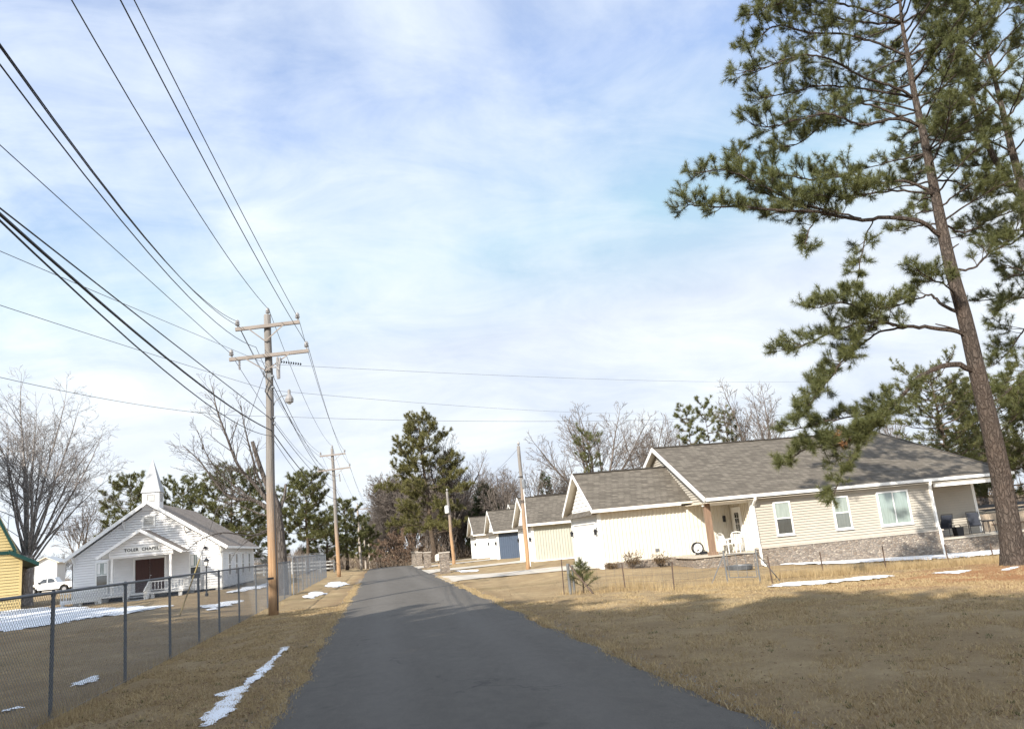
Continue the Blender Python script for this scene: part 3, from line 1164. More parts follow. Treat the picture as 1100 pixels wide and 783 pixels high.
    top = [(pxm-hw, py-.35, pe), (pxm, py-.35, pz), (pxm+hw, py-.35, pe), (pxm-hw, CHY-.03, pe), (pxm, CHY-.03, pz), (pxm+hw, CHY-.03, pe)]
    mb = roof(MB(), top, [(0, 1, 4, 3), (1, 2, 5, 4)], .08)
    pr = part('porch_roof', mb, 'chapel_roof', R_, under='rail_paint')
    mb = MB()
    mb.bar((pxm-hw-.02, py-.37, pe-.06), (pxm, py-.37, pz-.06), .035, .17)
    mb.bar((pxm+hw+.02, py-.375, pe-.06), (pxm, py-.375, pz-.06), .035, .17)
    part('barge_board', mb, 'rail_paint', pr)
    PP = lambda a, z, o: (a, py+.05-o, z)
    s3 = (pz-pe)/hw
    mb = lap(MB(), PP, lambda z: (pxm-1.85+max(0, (z-3.44)/s3), pxm+1.85-max(0, (z-3.44)/s3)), 3.1, pz-.2, .155, .055, .032)
    mb.box((pxm-1.85, py+.04, 3.02), (pxm+1.85, py+.19, 3.14))
    part('porch_gable', mb, 'chapel_siding', R_)
    mb = MB()
    def rail(p, q, n, h=.62, d=.0):
        p, q = Vector(p), Vector(q)
        mb.bar(p+Vector((0, 0, h)), q+Vector((0, 0, h)), .06, .05)
        mb.bar(p+Vector((0, 0, .12)), q+Vector((0, 0, .12)), .05, .05)
        for i in range(n):
            c_ = p+(q-p)*((i+.5)/n)
            mb.bar(c_+Vector((0, 0, .12)), c_+Vector((0, 0, h)), .035, .035)
    rail((-16.9, py+.1, .84), (-15.15, py+.1, .84), 9)
    rail((-13.95, py+.1, .84), (-12.05, py+.1, .84), 10)
    rail((-16.9, py+.1, .84), (-16.9, CHY-.1, .84), 9)
    rail((-12.05, py+.1, .84), (-12.05, CHY-.1, .84), 9)
    for xx in (-15.12, -13.98):
        mb.box((xx-.06, py+.04, .84), (xx+.06, py+.16, 1.62))
    part('porch_railing', mb, 'rail_paint', R_)
    mb = MB()
    for i in range(4):
        mb.box((-15.05, py-.02-.28*(i+1), .84-.17*(i+1)-.06), (-14.05, py-.02-.28*i, .84-.17*(i+1)))
    part('steps', mb, 'step_grey', R_)
    for xx in (-15.12, -13.98):
        mb = MB()
        mb.bar((xx, py+.06, .66), (xx, py-1.15, -.02+.05), .05, .26)
        mb.bar((xx, py+.06, 1.50), (xx, py-1.15, .92), .06, .09)
        for i in range(6):
            t = (i+.5)/6
            yy = py+.06-1.21*t
            mb.bar((xx, yy, .7-.64*t), (xx, yy, 1.5-.58*t), .04, .04)
        part('stair_rail', mb, 'rail_paint', R_)
    # low ramp along the left of the porch
    mb = MB()
    mb.box((-19.1, py+.3, .62), (-16.96, py+1.5, .70))
    mb.box((-19.1, py+.26, .60), (-16.96, py+.3, .82))
    for i in range(15):
        xx = -19.05+i*.148
        mb.bar((xx, py+.28, .80), (xx, py+.28, 1.22), .045, .03)
    mb.bar((-19.1, py+.28, 1.24), (-16.96, py+.28, 1.26), .06, .06)
    for xx in (-19.0, -18.0, -17.1):
        mb.box((xx-.08, py+.35, .1), (xx+.08, py+.5, .62))
    part('ramp', mb, 'rail_paint', R_)
    # name board
    mb = MB()
    pbox(mb, PP, -15.28, -13.36, 3.27, 3.62, .02, .065)
    sg = part('name_board', mb, 'white_trim', R_)
    cu = bpy.data.curves.new('lettering', 'FONT')
    cu.body = 'TOLER  CHAPEL'
    cu.size = .255
    cu.extrude = .008
    cu.offset = .006
    cu.space_character = 1.12
    cu.align_x = 'CENTER'
    cu.align_y = 'CENTER'
    to = bpy.data.objects.new('lettering_tmp', cu)
    COL.objects.link(to)
    bpy.context.view_layer.update()
    dg = bpy.context.evaluated_depsgraph_get()
    me = bpy.data.meshes.new_from_object(to.evaluated_get(dg))
    bpy.data.objects.remove(to)
    rl = root_loc(sg)
    me.transform(Matrix.Translation(Vector((-14.42, py-.023, 3.45))-rl) @ Matrix.Rotation(PI/2, 4, 'X'))
    me.materials.clear()
    link_mesh('lettering', me, MT['black_metal'], sg)
    # small flood light on the wall
    mb = MB().box((-11.15, CHY-.16, 3.18), (-10.98, CHY-.03, 3.33))
    part('flood_light', mb, 'black_metal', R_)


chapel()

# ------------------------------------------------------------------ yellow building, shed, far board fence


def yellow_building():
    yf = 58.5
    xr = -23.1
    R_ = thing('yellow_building', 'yellow sided building with dark green roof trim, cut off by the left edge', 'building', (xr, yf, .45))
    P = lambda a, z, o: (a, yf-o, z)
    xm = xr-5.2
    mb = lap(MB(), P, lambda z: (xr-10.4, xr) if z < 3.75 else (xr-10.4+(z-3.75)/2.1, xr-(z-3.75)/2.1), .3, 13.5, .19)
    part('front_wall', mb, 'yellow_siding', R_)
    P2 = lambda a, z, o: (xr+o, a, z)
    mb = lap(MB(), P2, lambda z: (yf, yf+11), .3, 3.7, .19)
    part('side_wall', mb, 'yellow_siding', R_)
    mb = MB()
    mb.box((xr-.1, yf-.05, .3), (xr+.05, yf+.12, 3.6))
    part('corner_board', mb, 'yellow_siding', R_)
    # steep upper roof and low skirt eave
    zt = 14.5
    top = [(xr-.35, yf-.55, 4.25), (xr-.35, yf+11.4, 4.25), (xm, yf+11.4, zt), (xm, yf-.55, zt), (xr-10.05, yf-.55, 4.25), (xr-10.05, yf+11.4, 4.25)]
    mb = roof(MB(), top, [(0, 1, 2, 3), (3, 2, 5, 4)], .34)
    rf = part('roof', mb, 'green_trim', R_, under='green_trim')
    top = [(xr-.75, yf-.6, 4.25), (xr+.95, yf-.6, 3.35), (xr+.95, yf+11.4, 3.35), (xr-.75, yf+11.4, 4.25)]
    mb = roof(MB(), top, [(0, 1, 2, 3)], .24)
    part('lower_eave', mb, 'green_trim', rf, under='green_trim')
    mb = MB().box((xr-10.4, yf-.09, 4.0), (xr-.5, yf-.025, 4.22))
    part('belly_band', mb, 'green_trim', R_)
    mb = MB().box((xr-10.3, yf+.1, .3), (xr-.1, yf+11, 3.6))
    part('rear_wall', mb, 'yellow_siding', R_)
    R_.rotation_euler = (0, 0, .45)


yellow_building()


def shed():
    a, b = atY(37, 620, 135).x, atY(61, 620, 135).x
    z = H(b, 135)-.1
    R_ = thing('shed', 'pale grey metal shed with a low pitched roof behind the white pickup', 'shed', ((a+b)/2, 135, z))
    h = atY(50, 600, 135).z
    xm = (a+b)/2
    mb = MB().poly_slab([(a, 135, z), (b, 135, z), (b, 135, h-.6), (xm, 135, h+.2), (a, 135, h-.6)], (0, 3.4, 0))
    part('wall', mb, 'shed_wall', R_)
    top = [(a-.4, 134.6, h-.65), (xm, 134.6, h+.32), (b+.4, 134.6, h-.65), (a-.4, 138.8, h-.65), (xm, 138.8, h+.32), (b+.4, 138.8, h-.65)]
    part('roof', roof(MB(), top, [(0, 1, 4, 3), (1, 2, 5, 4)], .12), 'steel_roof', R_)
    for xx in np.linspace(a+.4, b-.4, 9):
        pass


shed()


def truck():
    c = atY(55.5, 637, 112)
    z = H(c.x, 112)
    R_ = thing('pickup_truck', 'white four door pickup truck parked beside the chapel, facing left', 'pickup truck', (c.x, 112, z))
    # built facing -X, length 5.8, at local origin
    def V(x, y, zz):
        return (c.x+x, 112+y, z+zz)
    W = .98
    mb = MB()
    prof = [(-2.9, .55), (-2.92, .95), (-2.8, 1.10), (-1.55, 1.20), (-.75, 1.86), (.55, 1.90), (.92, 1.26), (2.88, 1.24), (2.9, .62), (2.3, .50), (2.15, .82), (1.75, .98), (1.35, .82), (1.2, .45), (-1.3, .45), (-1.45, .82), (-1.85, .98), (-2.25, .82), (-2.4, .5)]
    n = len(prof)
    a = [V(x, -W if zz < 1.3 else -W+.16, zz) for x, zz in prof]
    b = [V(x, W if zz < 1.3 else W-.16, zz) for x, zz in prof]
    mb.add(a+b, [tuple(range(n)), tuple(reversed(range(n, 2*n)))]+[(i, i+n, (i+1) % n+n, (i+1) % n) for i in range(n)])
    body = part('body', mb, 'truck_paint', R_)
    bv = body.modifiers.new('bevel', 'BEVEL')
    bv.width = .05
    bv.segments = 2
    for s_ in (-1, 1):
        for (pts) in (((-1.28, 1.26), (-.74, 1.76), (-.26, 1.79), (-.26, 1.26)), ((-.18, 1.26), (-.18, 1.79), (.48, 1.80), (.74, 1.28))):
            yy = s_*(W-.055)
            q = []
            for x, zz in pts:
                q.append(V(x, s_*(W+.005-.16*max(0, min(1, (zz-1.22)/.6))), zz))
            part('side_window', MB().poly_slab(q, (0, s_*.012, 0)), 'car_glass', R_)
        for xx in (-1.85, 1.75):
            mb = MB()
            prof2 = [(.24, -.13), (.37, -.12), (.39, -.06), (.39, .06), (.37, .12), (.24, .13)]
            o_ = len(mb.v)
            m_ = 18
            for r_, t_ in prof2:
                for k in range(m_):
                    an = 2*PI*k/m_
                    mb.v.append(V(xx+r_*math.cos(an), s_*(W-.12)+t_, .39+r_*math.sin(an)))
            for i in range(len(prof2)-1):
                for k in range(m_):
                    mb.f.append((o_+i*m_+k, o_+i*m_+(k+1) % m_, o_+(i+1)*m_+(k+1) % m_, o_+(i+1)*m_+k))
            ty = part('wheel', mb, 'tyre', R_)
            mb = MB().tube([V(xx, s_*(W-.12)-.1, .39), V(xx, s_*(W-.12)+.1, .39)], .25, 14)
            part('rim', mb, 'rim', ty)
        part('headlight', MB().box(V(-2.94, s_*.62-.2, .82), V(-2.72, s_*.62+.2, 1.0)), 'lamp_glass', R_)
        part('tail_light', MB().box(V(2.84, s_*.86-.08, .85), V(2.93, s_*.86+.08, 1.15)), 'red_lens', R_)
        part('mirror', MB().box(V(-1.2, s_*1.0-.02, 1.22), V(-1.05, s_*1.0+s_*.2, 1.42)), 'black_metal', R_)
        part('door_handle', MB().box(V(-.42, s_*.985, 1.08), V(-.28, s_*1.015, 1.12)), 'black_metal', R_)
    part('windscreen', MB().poly_slab([V(-1.50, -.72, 1.26), V(-1.50, .72, 1.26), V(-.85, .68, 1.81), V(-.85, -.68, 1.81)], (-.02, 0, .01)), 'car_glass', R_)
    part('bumper', MB().box(V(-3.0, -.93, .45), V(-2.88, .93, .66)), 'chrome', R_)
    part('bumper', MB().box(V(2.86, -.9, .45), V(3.02, .9, .62)), 'chrome', R_)
    part('grille', MB().box(V(-2.95, -.42, .72), V(-2.86, .42, 1.0)), 'black_metal', R_)
    for zz in (0,):
        part('underbody', MB().box(V(-2.5, -.75, .3), V(2.5, .75, .6)), 'tyre', R_)


truck()


def board_fence():
    Y = 96
    a, b = atY(268, 615, Y).x, -5.2
    R_ = thing('board_fence', 'low pale board fence far behind the chain link fence', 'fence', ((a+b)/2, Y, H(a, Y)))
    z = H(b, Y)+.05
    n = 7
    for i in range(n):
        x = a+(b-a)*i/(n-1)
        part('post', MB().box((x-.08, Y-.08, H(x, Y)-.1), (x+.08, Y+.08, H(x, Y)+1.35)), 'grey_board', R_)
    for k, zz in enumerate((.45, .85, 1.22)):
        part('rail', MB().bar((a, Y-.1, H(a, Y)+zz), (b, Y-.1, H(b, Y)+zz), .04, .16), 'grey_board', R_)


board_fence()

# ------------------------------------------------------------------ poles and lines


def insulator(mb, p, s=1):
    mb.lathe(p, [(.022*s, 0), (.022*s, .08*s), (.07*s, .09*s), (.085*s, .13*s), (.05*s, .16*s), (.075*s, .18*s), (.06*s, .25*s), (.03*s, .29*s)], 8)


def pole(x, y, top, label, arms, lean=0, r0=.19, r1=.135, group=None, wood='pole'):
    z = H(x, y)
    R_ = thing('utility_pole', label, 'utility pole', (x, y, z), group)
    n = 14
    pts = [(x+lean*(i/n)+.02*math.sin(i*.8), y+.02*math.cos(i*1.1), z-.3+(top-z+.3)*i/n) for i in range(n+1)]
    part('shaft', MB().tube(pts, [r0+(r1-r0)*i/n for i in range(n+1)], 12), wood, R_, True)
    for (za, xa, xb, tilt) in arms:
        mb = MB().bar((x+xa, y-.2, za-tilt), (x+xb, y-.2, za+tilt), .12, .13)
        arm = part('crossarm', mb, 'arm_wood', R_)
        mb = MB()
        mb.bar((x+xa*.55, y-.27, za-tilt*.6-.05), (x, y-.2, za-.62), .03, .04)
        mb.bar((x+xb*.55, y-.27, za+tilt*.6-.05), (x, y-.2, za-.62), .03, .04)
        part('brace', mb, 'arm_wood', arm)
        for xx, t in ((xa+.08, -1), (xb-.08, 1)):
            mb = MB()
            insulator(mb, (x+xx, y-.2, za+t*tilt+.065), 1.15)
            part('insulator', mb, 'insul', arm)
    mb = MB()
    insulator(mb, (x+lean, y, top-.02), 1.1)
    part('insulator', mb, 'insul', R_)
    return R_


P1X, P1Y = -4.02, 32.2
p1 = pole(P1X, P1Y, 11.66, 'tallest wooden utility pole with two crossarms and a street lamp, beside the chain link fence', [(11.15, -1.13, 1.35, .10), (9.94, -1.38, 1.66, .10)], .1)
PT = (P1X, P1Y)
# street lamp
mb = MB()
mb.tube([(P1X+.17, P1Y-.05, 7.75), (P1X+.3, P1Y-.1, 8.1), (P1X+.55, P1Y-.15, 8.28), (P1X+.85, P1Y-.2, 8.3)], .022, 6)
sl_ = part('street_lamp', mb, 'galv', p1)
mb = MB().lathe((P1X+.85, P1Y-.2, 7.98), [(.10, 0), (.155, .02), (.165, .16), (.14, .22), (.09, .3), (.06, .34), (.06, .5), (.03, .54)], 12)
part('lamp_head', mb, 'insul', sl_)
mb = MB().lathe((P1X+.85, P1Y-.2, 7.93), [(.06, 0), (.10, .05)], 10)
part('lamp_lens', mb, 'lamp_glass', sl_)
# fused cutout, arrester, spool insulators, cable bracket
mb = MB()
mb.bar((P1X+.12, P1Y-.15, 9.45), (P1X+.5, P1Y-.3, 9.42), .05, .05)
mb.tube([(P1X+.45, P1Y-.3, 9.82), (P1X+.47, P1Y-.3, 9.3)], [.05, .06], 8)
mb.tube([(P1X+.56, P1Y-.32, 9.8), (P1X+.50, P1Y-.32, 9.3)], [.035, .05], 8)
mb.tube([(P1X+.47, P1Y-.3, 9.32), (P1X+.48, P1Y-.3, 8.95)], [.08, .065], 8)
part('fused_cutout', mb, 'insul', p1)
mb = MB()
for k in range(6):
    mb.lathe((P1X-1.0, P1Y-.2, 9.45+k*.07), [(.02, 0), (.055, .02), (.055, .035), (.02, .055)], 8)
mb.bar((P1X-1.0, P1Y-.2, 9.4), (P1X-1.0, P1Y-.2, 9.95), .03, .03)
part('hanging_insulator', mb, 'insul', p1)
mb = MB()
for k in range(9):
    mb.tube([(P1X+.55+k*.09, P1Y+.1+k*.02, 9.72-k*.012), (P1X+.6+k*.09, P1Y+.11+k*.02, 9.715-k*.012)], [.065, .03], 7)
part('strain_insulator', mb, 'black_metal', p1)
for zz in (7.2, 7.45, 8.65, 9.1):
    mb = MB().tube([(P1X+.18, P1Y-.1, zz), (P1X+.28, P1Y-.12, zz)], .055, 8)
    mb.bar((P1X+.1, P1Y-.1, zz-.12), (P1X+.1, P1Y-.1, zz+.12), .16, .05)
    part('spool_bracket', mb, 'galv', p1)
mb = MB().tube([(P1X+.02, P1Y-.2, 9.5), (P1X-.12, P1Y-.22, 9.2), (P1X+.1, P1Y-.24, 8.9), (P1X-.06, P1Y-.22, 8.5), (P1X+.16, P1Y-.2, 8.1), (P1X+.17, P1Y-.18, 3), (P1X+.19, P1Y-.16, .2)], .022, 5)
part('riser_cable', mb, 'wire', p1)
mb = MB()
mb.tube([(P1X, P1Y, 1.35), (P1X, P1Y, 1.42)], .205, 12)
part('band', mb, 'black_metal', p1)
# guy wire
ga = gat(193, 662)
gb = Vector((P1X-.05, P1Y, 9.35))
mb = MB().tube([ga, gb], .012, 5)
gw = part('guy_wire', mb, 'thin_wire', p1)
mb = MB().tube([ga+(gb-ga)*.0, ga+(gb-ga)*.235], .027, 7)
part('guard_sleeve', mb, 'yellow_guard', gw)

pl2 = Vector((-3.75, 76.5))
p2 = pole(pl2.x, pl2.y, 11.75, 'second utility pole down the road, with two crossarms, at the chain link fence end', [(11.1, -1.25, 1.1, .05), (9.75, -1.5, 1.5, .08)], -.1)
mb = MB()
mb.tube([(pl2.x+.45, pl2.y-.3, 9.3), (pl2.x+.5, pl2.y-.3, 8.6)], .06, 7)
part('fused_cutout', mb, 'insul', p2)
pl3 = Vector((atY(387.5, 600, 118).x, 118))
pole(pl3.x, pl3.y, atY(384.5, 542, 118).z, 'third utility pole with a crossarm, small in the distance left of the road', [(atY(384, 547, 118).z, -1.2, 1.4, 0)], -.1, wood='pole_grey')
pl4 = Vector((atY(392.5, 600, 150).x, 150))
pole(pl4.x, pl4.y, atY(389.5, 556, 150).z, 'fourth, plain utility pole close right of the third', [], 0, wood='pole_grey')
pl5 = Vector((atY(397, 600, 175).x, 175))
pole(pl5.x, pl5.y, atY(394.5, 571, 175).z, 'farthest and shortest utility pole on the left of the road', [], 0, wood='pole_grey')

q1 = Vector((8.62, 48.5))
pq1 = pole(q1.x, q1.y, 7.5, 'slender wooden pole with a grey box standing on the lawn before the sage house', [], .12, .135, .10)
mb = MB().lathe((q1.x+.2, q1.y-.14, 4.9), [(.11, 0), (.12, .05), (.12, .5), (.1, .55)], 10)
part('transformer', mb, 'galv', pq1)
mb = MB()
mb.tube([(q1.x+.16, q1.y-.1, 4.9), (q1.x+.15, q1.y-.08, .3)], .03, 6)
part('conduit', mb, 'white_trim', pq1)
mb = MB()
for zz in (4.05, 4.15, 5.6):
    mb.tube([(q1.x+.07, q1.y, zz), (q1.x+.07, q1.y, zz+.05)], .15, 10)
part('band', mb, 'black_metal', pq1)
q2 = Vector((7.0, 80.0))
pq2 = pole(q2.x, q2.y, 7.1, 'short wooden pole with a white can, beside the tall evergreen by the stone pillars', [], -.15, .17, .12)
mb = MB().lathe((q2.x-.32, q2.y-.2, 5.0), [(.16, 0), (.2, .05), (.2, .65), (.12, .75)], 10)
part('transformer', mb, 'plastic_white', pq2)


def span(p, q, sag, n=26):
    p, q = Vector(p), Vector(q)
    return [p+(q-p)*(i/n)-Vector((0, 0, 4*sag*(i/n)*(1-i/n))) for i in range(n+1)]


def line(label, pts, r=.011, m='wire', name='power_line', group='overhead lines along the road', cat='power line'):
    mb = MB().tube(pts, r, 5)
    own(name, mb, m, pts[0], label, cat, group)


def through(px, py, dx, sag, p2_, p3_, label, r, L=48., s2=.9):
    A = atY(px, py, P1Y-.2)
    B = Vector((A.x+dx, A.y-L, A.z))
    C2 = Vector(p2_)
    pts = span(B, A, sag)
    pts += span(A, C2, s2)[1:]
    if p3_ is not None:
        pts += span(C2, Vector(p3_), .6)[1:]
    line(label, pts, r)


zz2, zz3 = 11.1, atY(384, 547, 118).z
through(289, 333, 0, 1.9, (pl2.x-.1, pl2.y, 11.95), (pl3.x-.1, pl3.y, atY(384.5, 541, 118).z), 'power line running over the pole tops', .0105)
through(321, 343, -1.5, .6, (pl2.x+1.0, pl2.y-.2, 11.45), (pl3.x+1.3, pl3.y-.2, zz3+.3), 'power line on the right end of the upper crossarm', .0105)
through(331, 372, -1.25, .9, (pl2.x+1.4, pl2.y-.2, 10.15), (pl3.x+1.3, pl3.y-.2, zz3-.1), 'power line on the right end of the lower crossarm', .0105)
through(254, 345, 1.6, 2.8, (pl2.x-1.15, pl2.y-.2, 11.35), (pl3.x-1.1, pl3.y-.2, zz3+.3), 'power line on the left insulator of the upper crossarm', .0105)
through(256, 350, 1.5, 2.6, (pl2.x-1.15, pl2.y-.25, 11.0), None, 'power line just under the left end of the upper crossarm', .0105)
through(275, 373, 1.0, 2.6, (pl2.x-.8, pl2.y-.2, 10.0), None, 'power line on the inner left insulator of the lower crossarm', .0105)
through(248, 380, -3.5, 0.05, (pl2.x-1.4, pl2.y-.2, 9.95), (pl3.x-1.1, pl3.y-.2, zz3-.2), 'power line on the left end of the lower crossarm', .0105, s2=.7)
through(291, 450, -3.0, 0.05, (pl2.x+.1, pl2.y-.1, 7.9), (pl3.x, pl3.y, 6.3), 'medium thick cable above the thick communication cable', .014, s2=.5)
through(291, 462, .25, 1.1, (pl2.x+.1, pl2.y-.1, 7.0), (pl3.x, pl3.y, 5.6), 'thickest black communication cable on the poles', .021, s2=.6)
through(291, 468, 1.5, 1.6, (pl2.x+.1, pl2.y-.1, 6.5), None, 'thin communication cable below the thickest cable', .011, s2=.8)
A = Vector((P1X+.3, P1Y-.3, 9.0))
line('power line from the fused cutout to the second pole', span(A, (pl2.x+.5, pl2.y-.3, 9.2), 1.3), .012)
A = Vector((P1X+.28, P1Y-.12, 8.65))
line('power line from the bracket above the street lamp to the second pole', span(A, (pl2.x+.2, pl2.y-.2, 8.7), 1.0), .013)
# lines crossing the road
g_ = 'thin lines crossing over the road'


def cross(label, far, A, near, sag1, sag2, r=.0065):
    pts = span(far, A, sag1) + span(A, near, sag2)[1:]
    line(label, pts, r, 'thin_wire', group=g_)


def ext(A, B, k):
    return A+(B-A)*k


A1 = atY(287, 391, P1Y); A2 = atY(289, 419, P1Y); A3 = atY(290, 447, P1Y)
cross('uppermost thin line crossing the road behind the pole', ext(A1, atY(0, 269, 14), 1.25), A1, ext(A1, atY(820, 407, 62), 1.35), .02, .35)
cross('middle thin line crossing the road behind the pole', ext(A2, atY(0, 326, 15), 1.25), A2, ext(A2, atY(690, 444, 66), 1.02), .05, .25)
cross('lowest thin line crossing the road behind the pole', ext(A3, atY(0, 394, 18), 1.25), A3, ext(A3, atY(900, 433, 34), 1.3), .35, .55)
line('short service line from the leaning lawn pole towards the far houses', span((q1.x+.12, q1.y, 7.4), (q2.x-.1, q2.y, 6.9), .8), .009, 'thin_wire', group=g_)

# ------------------------------------------------------------------ fences


def chain_fence(ya, yb, x, h, posts, label, step, rw, midrail=False, pm='dark_galv'):
    R_ = thing('chain_link_fence', label, 'fence', (x, (ya+yb)/2, H(x, (ya+yb)/2)))
    gz = lambda y: H(x, y)
    for k, y in enumerate(posts):
        jx = rnd.uniform(-.015, .015)
        mb = MB().tube([(x, y, gz(y)-.2), (x+jx, y+rnd.uniform(-.02, .02), gz(y)+h-.02)], .030, 8)
        mb.lathe((x+jx, y, gz(y)+h-.03), [(.04, 0), (.042, .05), (.02, .085)], 8)
        part('post', mb, pm, R_)
    pts = [(x, y, gz(y)+h+.02) for y in np.linspace(ya, yb, 20)]
    part('top_rail', MB().tube(pts, .024, 7), pm, R_)
    if midrail:
        pts = [(x, y, gz(y)+h*.5) for y in np.linspace(ya, yb, 20)]
        part('mid_rail', MB().tube(pts, .02, 6), pm, R_)
    # woven mesh: crossing diagonal wires with a small weave offset
    V, T = [], []
    hh = h-.02
    ks = np.arange(ya-hh, yb, step)
    for sgn in (1, -1):
        for k in ks:
            y0, y1 = k, k+hh
            z0, z1 = (0, hh) if sgn > 0 else (hh, 0)
            t0 = max(0, (ya-y0)/hh)
            t1 = min(1, (yb-y0)/hh)
            if t1-t0 < .02:
                continue
            a = np.array([x+.035+sgn*.003, y0+hh*t0, z0+(z1-z0)*t0+.02])
            b = np.array([x+.035+sgn*.003, y0+hh*t1, z0+(z1-z0)*t1+.02])
            a[2] += gz(a[1]); b[2] += gz(b[1])
            d = (b-a)/np.linalg.norm(b-a)
            u = np.array([1., 0, 0])
            w = np.cross(d, u)
            o_ = len(V)
            for p_ in (a, b):
                for an in (0, 2.09, 4.19):
                    V.append(p_+(u*math.cos(an)+w*math.sin(an))*rw)
            for i in range(3):
                j = (i+1) % 3
                T.append((o_+i, o_+j, o_+3+j)); T.append((o_+i, o_+3+j, o_+3+i))
    np_mesh('wire_mesh', np.array(V), np.array(T), 'galv', R_)
    mb = MB().tube([(x+.04, y, gz(y)+.05) for y in np.linspace(ya, yb, 24)], .004, 4)
    part('tension_wire', mb, 'galv', R_)
    return R_


posts = [7.0, 10.2, 13.5, 17.1, 20.5, 23.6, 26.4, 30.0, 33.9, 37.2, 40.5, 43.6, 46.6]
chain_fence(7, 46.6, -4.87, 1.80, posts, 'long dark chain link fence with top rail along the chapel lawn', .08, .0023)
posts = [47.4, 50.2, 53, 55.8, 58.6, 61.4, 64.2, 67, 69.8, 72.6, 75.5]
chain_fence(47.4, 75.5, -4.8, 2.0, posts, 'taller grey chain link fence section with a middle rail, far end before the second pole', .10, .0021, True, 'galv')
R_ = thing('chain_link_fence', 'short chain link run turning left from the second pole towards the pines', 'fence', (-7, 75.6, H(-7, 75.6)))
for x in (-5.2, -7.4, -9.6, -11.8, -14.0):
    part('post', MB().tube([(x, 75.6, H(x, 75.6)-.2), (x, 75.6, H(x, 75.6)+2.0)], .035, 7), 'galv', R_)
for zz in (2.0, 1.0, .1):
    part('rail', MB().tube([(-4.85, 75.6, H(-4.85, 75.6)+zz), (-14, 75.6, H(-14, 75.6)+zz)], .022, 6), 'galv', R_)
V, T = [], []
for k in np.arange(-15, -4.85, .09):
    for sgn in (1, -1):
        a = np.array([k, 75.56, .15 if sgn > 0 else 2.1]); b = np.array([k+1.95, 75.56, 2.1 if sgn > 0 else .15])
        t0 = max(0, (-14-k)/1.95); t1 = min(1, (-4.85-k)/1.95)
        a, b = a+(b-a)*t0, a+(b-a)*t1
        a[2] += .3; b[2] += .3
        o_ = len(V)
        d = (b-a)/max(1e-6, np.linalg.norm(b-a)); u = np.array([0, 1., 0]); w = np.cross(d, u)
        for p_ in (a, b):
            for an in (0, 2.09, 4.19):
                V.append(p_+(u*math.cos(an)+w*math.sin(an))*.004)
        for i in range(3):
            j = (i+1) % 3
            T.append((o_+i, o_+j, o_+3+j)); T.append((o_+i, o_+3+j, o_+3+i))
np_mesh('wire_mesh', np.array(V), np.array(T), 'galv', R_)

# old wire fence across the right hand lawn
R_ = thing('wire_fence', 'sagging wire fence on thin rusty posts across the right hand lawn', 'fence', tuple(gat(724, 633)))
fp = []
for (bx_, by_, ty) in ((606, 638, 600), (672, 634, 604), (724, 633, 603)):
    g = gat(bx_, by_)
    hgt = atY(bx_, ty, g.y).z
    part('post', MB().bar(g-Vector((0, 0, .1)), (g.x+rnd.uniform(-.05, .05), g.y, hgt), .032, .032), 'rust', R_)
    fp.append((g, hgt-g.z))
g0 = gat(613, 638)
mb = MB().tube([g0-Vector((0, 0, .1)), g0+Vector((0, 0, 1.02))], .055, 8)
mb.tube([g0+Vector((.16, .05, -.1)), g0+Vector((.16, .05, .95))], .04, 8)
part('corner_post', mb, 'pipe', R_)
g1 = gat(637, 638)
part('brace', MB().tube([g0+Vector((.05, 0, .98)), g1+Vector((0, 0, 0.02))], .028, 7), 'rust', R_)
g2 = gat(773, 628)
chain = [(fp[0][0], .95), (fp[1][0], .85), (fp[2][0], .85), (g2, .85)]
mb = MB()
for zf in (.12, .36, .6, .85, 1.0):
    pts = []
    for i in range(len(chain)-1):
        a, ha = chain[i]; b, hb = chain[i+1]
        sgm = span(a+Vector((0, 0, ha*zf)), b+Vector((0, 0, hb*zf)), .03, 8)
        pts += sgm if i == 0 else sgm[1:]
    mb.tube(pts, .0035, 4)
for i in range(len(chain)-1):
    a, ha = chain[i]; b, hb = chain[i+1]
    nst = int((b-a).length/.3)
    for k in range(nst):
        c_ = a+(b-a)*(k/nst)
        c_.z = H(c_.x, c_.y)
        mb.bar(c_, c_+Vector((0, 0, ha*.97)), .004, .004)
part('strand_wire', mb, 'thin_wire', R_)
# right hand continuation
R2 = thing('wire_fence', 'wire fence on thin rusty posts along the dry weeds before the stone skirting', 'fence', tuple(gat(952, 612)))
chain = []
for (bx_, by_, ty) in ((830, 627, 597), (885, 618, 592), (952, 613, 586), (1020, 608, 584), (1068, 604, 583)):
    g = gat(bx_, by_)
    hgt = atY(bx_-1, ty, g.y).z
    part('post', MB().bar(g-Vector((0, 0, .1)), (g.x+rnd.uniform(-.04, .04), g.y, hgt), .032, .032), 'rust', R2)
    chain.append((g, hgt-g.z))
mb = MB()
for zf in (.15, .45, .75, .95):
    pts = []
    for i in range(len(chain)-1):
        a, ha = chain[i]; b, hb = chain[i+1]
        sgm = span(a+Vector((0, 0, ha*zf)), b+Vector((0, 0, hb*zf)), .04, 8)
        pts += sgm if i == 0 else sgm[1:]
    mb.tube(pts, .0035, 4)
part('strand_wire', mb, 'thin_wire', R2)
